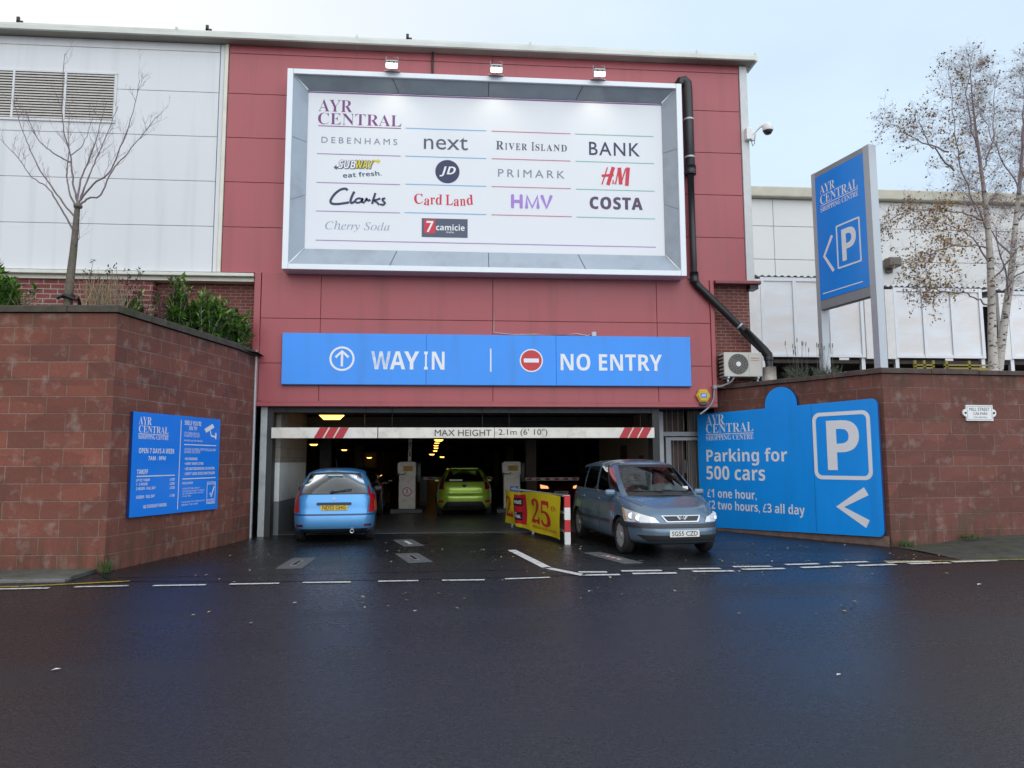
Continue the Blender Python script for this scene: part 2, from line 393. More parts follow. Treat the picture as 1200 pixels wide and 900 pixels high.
for a, b in (((1.86, -5.62), (2.27, -5.66)), ((2.50, -5.59), (3.10, -5.60)), ((2.60, -5.85), (3.24, -5.86)), ((3.40, -5.47), (4.03, -5.49)), ((3.52, -5.74), (4.13, -5.75)), ((4.28, -5.34), (4.87, -5.36)),
             ((4.31, -5.62), (4.97, -5.60)), ((5.17, -5.21), (5.72, -5.17)), ((5.26, -5.54), (5.92, -5.45)), ((5.97, -5.09), (6.6, -5.03)), ((6.2, -5.43), (6.85, -5.36)), ((6.85, -5.13), (7.6, -5.12)), ((7.1, -5.32), (7.8, -5.27)), ((7.9, -5.2), (8.7, -5.12))):
    line(m, a, b, .12)
line(m, (1.11, -2.86), (1.47, -5.2), .15); line(m, (1.43, -5.1), (1.88, -5.93), .13); line(m, (1.86, -5.90), (2.40, -5.92), .12)
struct('road_marking', m, PAINT)
m = MB(); line(m, (-5.0, -5.45), (1.2, -5.30), .03, .0075, k=12); line(m, (2.6, -5.1), (8.0, -4.75), .03, .0075, k=12); struct('tar_seam', m, mat('tar_seal', (.006, .006, .007), .28, var=.3))
m = MB(); line(m, (-9.5, -6.12), (-5.6, -6.08), .07); line(m, (-5.62, -6.08), (-4.35, -5.78), .07)
line(m, (6.9, -4.98), (8.2, -5.06), .05); line(m, (8.2, -5.06), (24, -5.04), .05); struct('road_marking', m, YPAINT)

# ------------------------------------------------------------------ the shopping centre
B = thing('shopping_centre', 'red and white clad shopping centre with a car park entrance under its red front', 'building', (0, 0, 0))
LV = [5.80, 6.84, 7.88, 8.92, 9.965, 10.93, 11.13]
def panels(mb, x0, x1, levels, y0, th, xs=(), gap=.010):
    xs = [x0]+list(xs)+[x1]
    for a, b in zip(levels[:-1], levels[1:]):
        for c, d in zip(xs[:-1], xs[1:]):
            mb.box(c+gap/2, d-gap/2, y0, y0+th, a+gap/2, b-gap/2, 0, bev=.006)
    mb.box(x0+.001, x1-.001, y0+th*.55, y0+th*1.4, levels[0]+.002, levels[-1]-.001, 1)
m = MB(); panels(m, -5.10, 6.90, LV, 0, .06, (.93,)); obj('red_cladding', m, [REDCLAD, JOINT], B)
m = MB(); panels(m, -42, -5.30, LV, 0, .06, (-36, -30, -24, -18, -12)); m.box(-5.285, -5.20, -.002, .05, 5.81, 11.12, 0); obj('white_cladding', m, [WHITEC, WJOINT], B)
m = MB(); m.box(-5.19, -5.11, -.03, .05, 5.80, 11.13, 0, bev=.01); obj('joint_trim', m, CREAM, B)
m = MB(); m.box(6.91, 7.10, -.03, .16, 5.80, 11.12, 0, bev=.012); obj('corner_trim', m, mat('corner_trim', (.62, .64, .64), .45, var=.06), B)
m = MB()   # eaves: rounded fascia running the length of the front, and its end
prof = [(.05, 11.13), (-.24, 11.13), (-.27, 11.15), (-.275, 11.24), (-.25, 11.30), (-.18, 11.335), (.4, 11.40)]
xs_ = [-42, -36, -30, -24, -18, -12, -6.2, -2.2, 1.8, 5.8, 7.27]
for a, b in zip(xs_[:-1], xs_[1:]):
    for p, q in zip(prof[:-1], prof[1:]):
        mm = 1 if p[1] == q[1] == 11.13 else 0
        m.face([(a+.004, *p), (b-.004, *p), (b-.004, *q), (a+.004, *q)], mm)
for x in xs_[1:-1]: m.box(x-.02, x+.02, -.279, .3, 11.14, 11.343, 0)
m.box(7.22, 7.275, -.274, .3, 11.125, 11.33, 0); m.box(-42, 7.2, .2, 41, 11.30, 11.42, 0)
obj('eaves', m, [EAVE, SOFFIT], B)
for x in (-9.62, -5.55, -1.05):
    m = MB(); m.box(x-.03, x+.03, -.21, -.17, 11.33, 11.46, 0); m.box(x-.03, x+.10, -.21, -.17, 11.33, 11.37, 0); obj('eaves_clip', m, BLACK, B)
# grille in the white wall
G_ = MB()
G_.box(-11.6, -7.52, -.03, .0, 10.29, 10.34, 0); G_.box(-11.6, -7.52, -.03, .0, 9.16, 9.21, 0); G_.box(-7.57, -7.52, -.03, .0, 9.2, 10.3, 0); G_.box(-11.6, -7.6, -.006, -.002, 9.2, 10.3, 1)
for i in range(17):
    z = 9.225+i*.063
    G_.face([(-11.6, -.028, z), (-7.57, -.028, z), (-7.57, -.008, z+.044), (-11.6, -.008, z+.044)], 2)
for x in (-8.62, -9.72, -10.8): G_.box(x-.022, x+.022, -.034, -.004, 9.2, 10.3, 0)
obj('ventilation_grille', G_, [WHITEC, mat('grille_dark', (.05, .035, .045), .8), mat('grille_slat', (.55, .52, .48), .5, var=.08)], B)
# lower red front over the entrance
m = MB(); LL = [2.93, 3.77, 4.77, 5.80]
panels(m, -4.20, 5.98, LL, -.06, .06, (-2.90, .93, 4.72)); m.box(-4.35, 6.09, -.075, .3, 2.82, 2.925, 0, bev=.012); m.box(-4.1, 6.0, -.082, -.07, 2.905, 2.935, 0)
m.box(-4.35, -4.21, -.075, .3, 2.926, 5.80, 0, bev=.012); m.box(5.99, 6.09, -.075, .3, 2.926, 5.80, 0, bev=.012)
obj('entrance_cladding', m, [REDLOW, JOINT], B)
m = MB(); m.box(-42, -4.36, -.12, .1, 5.69, 5.765, 0, bev=.01); m.box(-42, -4.38, .0, .28, 5.60, 5.688, 1); obj('sill', m, [mat('white_sill', (.66, .66, .60), .45, var=.08), CREAM], B)
m = MB(); m.box(6.10, 7.20, -.16, .2, 5.70, 5.78, 0, bev=.015); m.box(6.95, 7.15, -.1, .2, 5.60, 5.70, 1); obj('sill', m, [SILL, BLACK], B)
m = MB(); m.box(-6.55, -4.36, .28, .5, 3.0, 5.60, 0); obj('brick_wall', m, BRICK, B)
m = MB(); m.box(-42, -6.56, .06, .5, 3.0, 5.60, 0); obj('brick_wall', m, BRICK2, B)
m = MB(); m.box(6.10, 7.0, .10, .5, 3.29, 5.70, 0); m.box(6.98, 7.0, .502, 40, 3.29, 5.70, 0); obj('brick_wall', m, BRICK, B)
m = MB(); m.box(6.98, 7.05, .16, 40, 5.78, 11.3, 0); obj('white_cladding', m, WHITEC, B)
# behind the entrance
m = MB(); m.box(-4.16, -4.02, .08, .26, 0, 2.82, 0, bev=.01); obj('jamb', m, mat('pilaster_paint', (.42, .44, .44), .5, var=.1, scale=3, dirt=((.2, .2, .19), 3, .6)), B)
m = MB(); m.box(-4.01, -3.90, .1, .4, 0, 2.82, 0); m.box(4.60, 4.76, .1, .5, 0, 2.82, 0); m.box(-4.0, 4.7, .12, .42, 2.70, 2.819, 0); obj('door_track', m, mat('shutter_track', (.028, .028, .03), .6), B)
m = MB(); m.box(-3.95, -3.80, .45, 3.4, 1.6, 2.9, 0); obj('garage_wall', m, BLOCK, B)
m = MB(); m.box(-3.95, -3.80, .45, 3.4, .0, .74, 1); m.box(-3.95, -3.805, .45, 3.4, .742, 1.598, 0); obj('garage_wall', m, [GWALL, GDADO], B)
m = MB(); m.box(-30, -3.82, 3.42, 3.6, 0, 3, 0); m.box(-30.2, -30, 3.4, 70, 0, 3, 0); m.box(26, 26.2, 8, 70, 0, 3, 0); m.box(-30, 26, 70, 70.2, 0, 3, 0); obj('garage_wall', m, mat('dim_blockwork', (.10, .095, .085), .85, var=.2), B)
m = MB(); m.box(5.0, 5.2, 1.5, 8.0, 0, 2.9, 0); m.box(5.0, 26, 8.0, 8.2, 0, 2.9, 0)
m.box(4.985, 5.0, 2.4, 2.9, 1.15, 1.75, 1); m.box(4.985, 5.0, 1.3, 1.75, 1.2, 1.65, 1); m.box(4.98, 5.0, 4.2, 5.0, 0, 2.05, 1)
obj('garage_wall', m, [BEIGE, mat('dark_box', (.05, .035, .03), .7)], B)
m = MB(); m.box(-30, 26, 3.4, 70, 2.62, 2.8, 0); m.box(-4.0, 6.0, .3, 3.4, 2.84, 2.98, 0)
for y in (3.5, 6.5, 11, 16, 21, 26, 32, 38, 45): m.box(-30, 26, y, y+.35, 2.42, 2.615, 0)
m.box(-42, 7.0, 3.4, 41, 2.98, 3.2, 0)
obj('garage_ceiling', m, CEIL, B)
for y in (11.1, 21.1, 32.1, 45.1):
    for x in (-9.0, -4.6, 3.0, 8.6):
        m = MB(); m.box(x-.2, x+.2, y, y+.4, 0, 2.62, 0, bev=.02); obj('garage_column', m, [mat('column_paint', (.20, .19, .17), .7, var=.15), mat('column_band', (.35, .26, .03), .6, var=.2)], B)

# ------------------------------------------------------------------ stone walls with planters
def offset(P, d):
    out = []
    for i, p in enumerate(P):
        n = Vector((0, 0))
        for a, b in ((i-1, i), (i, i+1)):
            if 0 <= a and b < len(P):
                t = (Vector(P[b])-Vector(P[a])).normalized(); n += Vector((-t.y, t.x))
        n.normalize(); t = (Vector(P[min(i+1, len(P)-1)])-Vector(P[max(i-1, 0)])).normalized()
        out.append((p[0]+n.x*d, p[1]+n.y*d))
    return out
def wall(mb, P, d, z0, z1, m=0):
    Q = offset(P, d)
    for i in range(len(P)-1):
        a, b, c, e = P[i], P[i+1], Q[i+1], Q[i]
        mb.face([(*a, z0), (*b, z0), (*b, z1), (*a, z1)], m); mb.face([(*c, z0), (*e, z0), (*e, z1), (*c, z1)], m)
        mb.face([(*a, z1), (*b, z1), (*c, z1), (*e, z1)], m); mb.face([(*a, z0), (*e, z0), (*c, z0), (*b, z0)], m)
    for k, (p, q) in ((0, (P[0], Q[0])), (1, (P[-1], Q[-1]))):
        mb.face([(*p, z0), (*p, z1), (*q, z1), (*q, z0)][::1 if k else -1], m)
def coping(mb, P, d, z0, z1):             # separate weathered slabs with open joints
    Q = offset(P, d); rg = random.Random(len(P))
    for i in range(len(P)-1):
        n_ = max(1, round((Vector(P[i+1])-Vector(P[i])).length/.95))
        for j in range(n_):
            a, b = j/n_, (j+1)/n_; g = .006/(Vector(P[i+1])-Vector(P[i])).length
            a += g if j else 0; b -= g if j < n_-1 else 0
            mixp = lambda A, B_, t: (A[0]+(B_[0]-A[0])*t, A[1]+(B_[1]-A[1])*t)
            dz = rg.uniform(-.008, .006); bot = [mixp(P[i], P[i+1], a), mixp(P[i], P[i+1], b), mixp(Q[i], Q[i+1], b), mixp(Q[i], Q[i+1], a)]; zt = [z1+dz-rg.uniform(0, .02), z1+dz-rg.uniform(0, .02), z1+dz, z1+dz]
            V = [mb.bm.verts.new((*p, z0+dz*.3)) for p in bot]+[mb.bm.verts.new((*p, z)) for p, z in zip(bot, zt)]; fs = [mb.bm.faces.new([V[k] for k in q]) for q in ((3, 2, 1, 0), (4, 5, 6, 7), (0, 1, 5, 4), (1, 2, 6, 5), (2, 3, 7, 6), (3, 0, 4, 7))]
            bmesh.ops.bevel(mb.bm, geom=[e for e in fs[1].edges], offset=.015, segments=2, profile=.5, affect='EDGES')
PL = [(-30, -3.7), (-6.6, -4.80), (-5.10, -4.88), (-4.42, -1.60), (-4.33, -1.15), (-4.24, -.12)]
WL = thing('stone_wall', 'tall curved retaining wall of red sandstone blocks left of the entrance', 'wall', (-5.1, -4.88, 0))
m = MB(); wall(m, PL, .4, 0, 3.885); obj('stonework', m, STONE, WL)
m = MB(); coping(m, offset(PL, -.045), .5, 3.90, 4.02); obj('coping', m, COPE, WL)
m = MB(); m.box(-4.285, -4.215, -.19, -.10, 0, 4.03, 0, bev=.012); obj('edge_trim', m, STEEL, WL)
PR = [(6.10, .42), (6.19, .45), (8.187, -3.13), (11.32, -2.841), (20, -2.0), (34, -.7)]
WR = thing('stone_wall', 'red sandstone corner wall carrying the large blue parking board', 'wall', (8.18, -3.13, 0))
m = MB(); wall(m, PR[1:], .4, 0, 3.25); obj('stonework', m, STONE_R, WR)
m = MB(); coping(m, offset(PR[1:], -.045), .5, 3.264, 3.37); obj('coping', m, COPE_R, WR)
m = MB(); rs = []
for i in range(9):     # rough low footing under the parking board
    t = i/8; x = 6.16+(8.17-6.16)*t; y = .42+(-3.13-.42)*t; rs.append([(x-.03, y-.018, 0), (x-.027, y-.016, .16+.10*math.sin(i*2.1)*.3+.05*t), (x+.02, y, .22+.05*math.sin(i*1.3))])
m.grid(rs); obj('footing', m, mat('footing_stone', (.15, .10, .085), .85, var=.35, scale=5, bump=.5, bscale=25, dirt=((.2, .17, .15), 4, .7)), WR)
# soil and terrace behind
m = MB(); G = []
rg = random.Random(5)
for i in range(40):
    x = -30+25.9*i/39; G.append([(x, y, 3.93+(.28 if 2 < j < 6 and x < -5.5 else .0)*(.7+.6*rg.random())) for j, y in enumerate([(-4.6 if x < -5.3 else -4.6+(x+5.3)*3.5), -3.9 if x < -5.3 else -3.6+(x+5.3)*2.8, -3.2 if x < -5.4 else -2.8+(x+5.3)*2, -2.4 if x < -5.4 else -2.0+(x+5.3)*1.2, -1.6 if x < -5.4 else -1.3+(x+5.3)*.7, -.8 if x < -5 else -.6, -.3 if x < -5 else -.2, .3])])
m.grid(G); struct('soil', m, SOIL)
m = MB(); flat(m, [(6.15, .5), (8.3, -2.8), (11.32, -2.5), (34, -.5), (70, 0), (70, 12), (7, 12), (7, .5)], 3.28); flat(m, [(7, 12), (70, 12), (70, 60), (7, 60)], 3.27); struct('terrace', m, mat('terrace_ground', (.07, .06, .05), .9, var=.3, scale=3, bump=.3))

# ------------------------------------------------------------------ billboard
fr_bb = frame((0, -.22, 0), (1, 0, 0), (0, -1, 0))
BBD = thing('billboard', 'large white advertising board of shop names in a sloping grey frame', 'billboard', (.8, -.1, 5.75))
fr0 = frame((0, 0, 0), (1, 0, 0), (0, -1, 0))
ox0, ox1, oz0, oz1 = -3.675, 5.312, 5.772, 10.35; ix0, ix1, iz0, iz1 = -3.26, 4.905, 6.305, 9.985
m = MB()
for a, b, c, d in ((ox0, ox0+.13, oz0, oz1), (ox1-.13, ox1, oz0, oz1)): m.box(a, b, -.50, -.02, c, d, 0, bev=.01)
for c, d in ((oz0, oz0+.12), (oz1-.12, oz1)): m.box(ox0+.131, ox1-.131, -.498, -.02, c, d, 0, bev=.01)
obj('outer_frame', m, ALU, BBD)
m = MB(); A = [(ox0+.12, oz0+.11), (ox1-.12, oz0+.11), (ox1-.12, oz1-.11), (ox0+.12, oz1-.11)]; Bq = [(ix0, iz0), (ix1, iz0), (ix1, iz1), (ix0, iz1)]
nd = [4, 3, 4, 3]
for e in range(4):
    a, b, c, d = A[e], A[(e+1) % 4], Bq[(e+1) % 4], Bq[e]
    for i in range(nd[e]):
        t0, t1 = i/nd[e]+.0012, (i+1)/nd[e]-.0012
        lp = lambda p, q, t: (p[0]+(q[0]-p[0])*t, p[1]+(q[1]-p[1])*t)
        m.face([fr0(*lp(a, b, t0), .46), fr0(*lp(a, b, t1), .46), fr0(*lp(d, c, t1), .235), fr0(*lp(d, c, t0), .235)], 0)
    n0 = lambda p, h: fr0(p[0], p[1], h)
    m.tube([n0(a, .462), n0(d, .24)], .02, 5, 1)
    m.face([fr0(*a, .44), fr0(*b, .44), fr0(*c, .22), fr0(*d, .22)], 2)
obj('sloping_surround', m, [GREYM, ALU, mat('surround_joint', (.16, .18, .20), .6)], BBD)
m = MB(); m.box(ix0-.05, ix1+.05, -.22, -.05, iz0-.05, iz1+.05, 0); obj('print_panel', m, PANELW, BBD)
m = MB(); rect(m, (ix0, ix1, iz1-.05, iz1-.015), fr_bb, .003); obj('border_line', m, mat('purple_print', (.22, .10, .30), .4), BBD)
INK = {k: mat('print_'+k, v, .45, var=.02) for k, v in dict(plum=(.20, .045, .20), grey=(.20, .24, .30), navy=(.02, .03, .09), yellow=(.75, .62, .01), teal=(.03, .10, .17), red=(.62, .02, .05), slate=(.07, .09, .14), lilac=(.38, .22, .66), dusk=(.085, .05, .11), white=(.82, .83, .86), lred=(.55, .14, .22), lblue=(.16, .45, .75), lgreen=(.20, .52, .42), lplum=(.36, .20, .46), pale=(.30, .37, .48)).items()}
BB={'AYR':[-3.027, -2.271, 9.506, 9.79],'CENTRAL':[-3.031, -1.164, 9.2, 9.472],'ul':[-3.021, -1.17, 9.152, 9.17],'DEBENHAMS':[-2.943, -1.252, 8.763, 8.906],'l1':[-3.034, -1.171, 8.498, 8.516],'SUBWAY':[-2.618, -1.681, 8.175, 8.394],'SUB':[-2.557, -2.169, 8.178, 8.367],'WAY':[-2.169, -1.78, 8.19, 8.38],'eat':[-2.449, -1.59, 7.963, 8.138],'l2':[-3.027, -1.173, 7.827, 7.845],'Clarks':[-2.722, -1.487, 7.332, 7.706],'l3':[-3.03, -1.168, 7.169, 7.186],'Cherry':[-2.817, -1.395, 6.707, 6.958],'l4':[-3.017, 4.691, 6.5, 6.518],'m0':[-1.073, 0.777, 9.164, 9.182],'next':[-0.65, 0.352, 8.69, 8.989],'m1':[-1.065, 0.777, 8.502, 8.52],'JD':[-0.386, 0.164, 7.887, 8.459],'m2':[-1.057, 0.777, 7.843, 7.861],'Card':[-0.868, 0.491, 7.382, 7.626],'m3':[-1.069, 0.777, 7.18, 7.198],'cam':[-0.68, 0.352, 6.633, 7.068],'camr':[-0.627, -0.379, 6.72, 7.036],'camt':[-0.359, 0.284, 6.794, 6.938],'camit':[-0.129, 0.044, 6.736, 6.78],'n0':[0.895, 2.731, 9.161, 9.179],'RIVER':[0.983, 2.657, 8.738, 8.939],'n1':[0.894, 2.723, 8.503, 8.521],'PRIMARK':[1.045, 2.583, 8.088, 8.271],'n2':[0.894, 2.725, 7.842, 7.86],'HMV':[1.336, 2.28, 7.348, 7.686],'n3':[0.893, 2.737, 7.177, 7.195],'o0':[2.84, 4.698, 9.16, 9.179],'BANK':[3.162, 4.362, 8.674, 8.994],'o1':[2.842, 4.696, 8.503, 8.521],'HM':[3.437, 4.131, 7.949, 8.411],'o2':[2.843, 4.69, 7.836, 7.854],'COSTA':[3.157, 4.38, 7.388, 7.673],'o3':[2.845, 4.69, 7.172, 7.191],'panel':[-3.265, 4.909, 9.816, 10.147],}
def shop(ink, *items, name='lettering'):
    m = MB(); inks = ink if isinstance(ink, list) else [ink]
    for it in items: it(m)
    return obj(name, m, [INK[i] for i in inks], BBD)
W_ = lambda s, st, k, **q: (lambda m: write(m, s, st, BB[k] if isinstance(k, str) else k, fr_bb, **q))
shop('plum', W_('AYR', 'serif', 'AYR', off=-.011), W_('CENTRAL', 'serif', 'CENTRAL', off=-.011), lambda m: rect(m, BB['ul'], fr_bb))
shop('grey', W_('DEBENHAMS', '', 'DEBENHAMS', space=1.5))
def dart(m, x, z, s, mi, h): m.face([fr_bb(x, z, h), fr_bb(x+.12*s, z+.05, h), fr_bb(x+.02*s, z+.12, h)], mi)
b = BB['SUB']; c = BB['WAY']; g_ = lambda q, d: (q[0]-d, q[1]+d, q[2]-d, q[3]+d)
def subway(m):
    for i, (dx, dz) in enumerate(((-.012, 0), (.012, 0), (0, .012), (0, -.012), (.02, -.012))):
        for wd, q in (('SUB', b), ('WAY', c)): write(m, wd, 'bold', (q[0]+dx, q[1]+dx, q[2]+dz, q[3]+dz), fr_bb, .0050+i*.0007, 0, shear=.2)
    write(m, 'SUB', 'bold', b, fr_bb, .0095, 1, shear=.2); write(m, 'WAY', 'bold', c, fr_bb, .0095, 2, shear=.2)
    P = [(-2.50, 8.20), (-2.60, 8.215), (-2.60, 8.26), (-2.66, 8.19), (-2.59, 8.14), (-2.59, 8.175), (-2.5, 8.165)]
    m.face([fr_bb(x, z, .0045) for x, z in P], 0); m.face([fr_bb(-4.28-x, 16.57-z, .0102) for x, z in P], 2)
    write(m, 'eat fresh.', 'bold', BB['eat'], fr_bb, .004, 3, rot=7)
shop(['slate', 'white', 'yellow', 'teal'], subway)
x0, x1, z0, z1 = BB['Clarks']
def clarks(m):
    hh = .003
    T = lambda P: [(x0+(x1-x0)*p[0], z0+(z1-z0)*p[1]) for p in spline([Vector((a, b_, 0)) for a, b_ in P], 6)]
    for P, wd in (([(.31, .90), (.27, 1.0), (.18, .93), (.08, .65), (.01, .25), (.04, .06), (.16, .05), (.34, .16)], .055), ([(.43, .84), (.385, .5), (.365, .22), (.39, .13), (.45, .25)], .055),
                  ([(.57, .40), (.50, .42), (.45, .28), (.48, .15), (.55, .22), (.585, .42), (.57, .22), (.62, .16)], .045), ([(.62, .22), (.655, .42), (.66, .36), (.69, .30), (.72, .37)], .05),
                  ([(.81, .78), (.775, .4), (.755, .1)], .05), ([(.90, .46), (.83, .36), (.78, .34), (.84, .2), (.885, .05)], .045), ([(.99, .46), (.94, .43), (.95, .3), (.985, .18), (.95, .06), (.90, .1)], .045)):
        hh += .0009; stroke(m, [(p[0], p[1]) for p in T(P)], wd, fr_bb, hh)
shop('navy', clarks)
shop('pale', W_('Cherry Soda', 'serifitalic', 'Cherry', off=-.004))
shop('slate', W_('next', '', 'next'))
def jd(m):
    q = BB['JD']; cx, cz, r_ = (q[0]+q[1])/2, (q[2]+q[3])/2, (q[1]-q[0])/2
    m.face([fr_bb(x, z, .004) for x, z in circ(cx, cz, r_)], 0); write(m, 'JD', 'bold', (cx-.18, cx+.19, cz-.12, cz+.12), fr_bb, .006, 1, shear=.25)
shop(['navy', 'white'], jd)
q = BB['Card']
def cardland(m):
    x = q[0]; rg = random.Random(2); wds = [.22, .14, .12, .16, .06, .18, .14, .15, .17]; tot = sum(wds)
    for ch, wd in zip('Card Land', wds):
        ww = wd/tot*(q[1]-q[0]); up = rg.uniform(-.02, .02); hh = (1 if ch in 'CLd' else .68)*(q[3]-q[2])
        if ch != ' ': write(m, ch, 'serif', (x+.01, x+ww-.01, q[2]+up, q[2]+up+hh), fr_bb, .004, rot=rg.uniform(-6, 6))
        x += ww
shop('red', cardland)
def camicie(m):
    rect(m, BB['cam'], fr_bb, .004, 0); rect(m, BB['camr'], fr_bb, .006, 1); a = BB['camr']
    write(m, '7', 'bold', (a[0]+.05, a[1]-.04, a[2]+.03, a[3]-.03), fr_bb, .008, 2, shear=.1); write(m, 'camicie', 'bold', BB['camt'], fr_bb, .006, 2); write(m, 'italia', '', BB['camit'], fr_bb, .006, 2)
shop(['slate', 'red', 'white'], camicie)
x0, x1, z0, z1 = BB['RIVER']
def river(m):
    wds = [('R', 1.25, 1), ('I', .5, .78), ('V', 1, .78), ('E', .8, .78), ('R', .95, .78), (' ', .45, 1), ('I', .55, 1), ('S', .75, .78), ('L', .8, .78), ('A', 1, .78), ('N', 1.05, .78), ('D', 1, .78)]
    tot = sum(q[1] for q in wds); x = x0
    for ch, wd, hh in wds:
        ww = wd/tot*(x1-x0)
        if ch != ' ': write(m, ch, 'serif', (x+.015, x+ww-.015, z0, z0+(z1-z0)*hh), fr_bb, .004)
        x += ww
shop('slate', river)
shop('grey', W_('PRIMARK', '', 'PRIMARK', space=1.4))
def hmv(m):
    hh = .003; x0, x1, z0, z1 = BB['HMV']; X = lambda t: x0+(x1-x0)*t; zt, zb, zm = z1-.035, z0+.035, (z0+z1)/2
    for P in ([(.04, zt), (.04, zb)], [(.25, zt), (.25, zb)], [(.04, zm), (.25, zm)], [(.38, zb), (.39, zt), (.52, zb), (.65, zt), (.66, zb)], [(.76, zt), (.87, zb), (.98, zt)]):
        pts = [(X(a), b_) for a, b_ in P]; hh += .0009; stroke(m, pts, .072, fr_bb, hh)
        for p in (pts[0], pts[-1]): m.face([fr_bb(x, z, hh+(.0003 if p is pts[0] else .0006)) for x, z in circ(*p, .036, 12)])
shop('lilac', hmv)
shop('navy', W_('BANK', '', 'BANK', off=.006, space=1.15))
def hm(m):
    hh = .003; x0, x1, z0, z1 = BB['HM']; X = lambda t: x0+(x1-x0)*t; Z = lambda t: z0+(z1-z0)*t
    for P, wd in (([(.22, .95), (.02, .05)], .03), ([(.42, .97), (.22, .03)], .085), ([(.02, .5), (.42, .56)], .06), ([(.60, .92), (.48, .08)], .03), ([(.62, .95), (.66, .08)], .085), ([(.66, .10), (.84, .92)], .03), ([(.92, .97), (.86, .02)], .085)):
        hh += .0008; stroke(m, [(X(a), Z(c)) for a, c in P], wd, fr_bb, hh)
    write(m, '&', '', (X(.36), X(.46), Z(.08), Z(.3)), fr_bb, .004)
shop('red', hm)
shop('dusk', W_('COSTA', 'bold', 'COSTA', space=1.15), W_('COSTA', 'bold', tuple(v+d for v, d in zip(BB['COSTA'], (.018, .018, .006, .006))), space=1.15, h=.0048), W_('COSTA', 'bold', tuple(v+d for v, d in zip(BB['COSTA'], (.018, .018, -.006, -.006))), space=1.15, h=.0056))
def rules(m):
    for k, i in (('l1', 0), ('l2', 0), ('l3', 0), ('l4', 0), ('m0', 1), ('m1', 1), ('m2', 1), ('m3', 1), ('n0', 2), ('n1', 2), ('n2', 2), ('n3', 2), ('o0', 3), ('o1', 3), ('o2', 3), ('o3', 3)): rect(m, BB[k], fr_bb, .004, i)
shop(['lplum', 'lblue', 'lred', 'lgreen'], rules, name='divider_line')
# floodlights on the top edge
for x, lab in ((-1.36, 'leftmost of three floodlights on top of the shop name board, nearest AYR CENTRAL'), (.98, 'middle of three floodlights on top of the shop name board'), (3.34, 'rightmost of three floodlights on top of the shop name board, above BANK')):
    t = thing('floodlight', lab, 'floodlight', (x, -.52, 10.36), 0, 'floodlights on the billboard'); t.scale = (.86, .86, .86)
    rot = Matrix.Rotation(R(24), 3, 'X')
    def at(mb): bmesh.ops.rotate(mb.bm, verts=mb.bm.verts, cent=(0, 0, 0), matrix=rot); bmesh.ops.translate(mb.bm, verts=mb.bm.verts, vec=(0, -.16, .09)); return mb
    m = MB(); m.box(-.15, .15, -.07, .07, -.09, .11, 0, bev=.015); m.box(-.16, .16, -.085, -.065, -.10, -.085, 0); m.box(-.16, .16, -.085, -.065, .075, .09, 0); m.box(-.16, -.145, -.085, -.065, -.1, .09, 0); m.box(.145, .16, -.085, -.065, -.1, .09, 0)
    for s in (-.06, .06): m.lathe([(.0, .0), (.02, .0), (.02, .02), (0, .02)], (0, -1, 0), (s, -.066, .055), 10, 1)
    obj('housing', at(m), [mat('flood_body', (.55, .56, .55), .35, .5, var=.08), BLACK], t, local=True)
    m = MB(); m.box(-.14, .14, -.078, -.072, -.085, .03, 0); obj('lens', at(m), FLOODL, t, local=True)
    m = MB(); m.tube([(-.155, -.16, .09), (-.155, -.1, .33), (.155, -.1, .33), (.155, -.16, .09)], .011, 6); m.tube([(0, .02, .0), (0, -.12, .02)], .02, 6); m.box(-.2, .2, -.02, .06, -.005, .012, 0); obj('bracket', m, STEEL, t, local=True)
    l = bpy.data.lights.new('flood_beam', 'SPOT'); l.energy = 9; l.spot_size = R(95); l.spot_blend = 1; l.color = (1, .93, .72); l.shadow_soft_size = .08
    lo = bpy.data.objects.new('flood_beam', l); SC.collection.objects.link(lo); lo.parent = t; lo.location = (0, -.32, .02); lo.rotation_euler = (R(26), 0, 0)
# ------------------------------------------------------------------ way in / no entry sign
S = thing('entrance_sign', 'wide blue fascia sign reading WAY IN and NO ENTRY above the car park entrance', 'sign', (.9, -.1, 3.3))
fs = frame((0, -.155, 0), (1, 0, 0), (0, -1, 0))
m = MB()
for a, b in ((-3.69, -.56), (-.556, 2.35), (2.354, 5.46)): m.box(a, b, -.155, -.062, 3.297, 4.43, 0, bev=.006)
m.box(-3.685, 5.455, -.15, -.062, 3.285, 3.2965, 1); obj('board', m, [BLUE, BLUE_E], S)
m = MB(); cx, cz = -2.396, 3.866
m.ring(circ(cx, cz, .272), circ(cx, cz, .228), fs, .001, .004)
m.face([fs(u, z, .004) for u, z in ((cx-.025, cz-.17), (cx+.025, cz-.17), (cx+.025, cz+.17), (cx-.025, cz+.17))]); stroke(m, [(cx-.14, cz+.03), (cx, cz+.165), (cx+.14, cz+.03)], .055, fs, .0045)
obj('arrow_symbol', m, LETW, S)
m = MB(); x0, x1, z0, z1 = -1.762, -.15, 3.637, 4.04
write(m, 'W', 'bold', (x0, x0+.43, z0, z1), fs, .004, 1); write(m, 'A', 'bold', (x0+.41, x0+.745, z0, z1), fs, .004, 0); write(m, 'Y', 'bold', (x0+.72, x0+1.05, z0, z1), fs, .004, 0); write(m, 'I', 'bold', (x0+1.16, x0+1.24, z0, z1), fs, .004, 0); write(m, 'N', 'bold', (x0+1.33, x1, z0, z1), fs, .004, 0)
obj('lettering', m, [LETW, LETG], S)
m = MB(); rect(m, (.862, .892, 3.6, 4.12), fs); obj('divider_line', m, LETW, S)
m = MB(); cx, cz = 1.79, 3.858
m.face([fs(u, z, .003) for u, z in circ(cx, cz, .262)], 0); m.ring(circ(cx, cz, .262), circ(cx, cz, .235), fs, .003, .006, 1); rect(m, (cx-.17, cx+.17, cz-.045, cz+.045), fs, .006, 1)
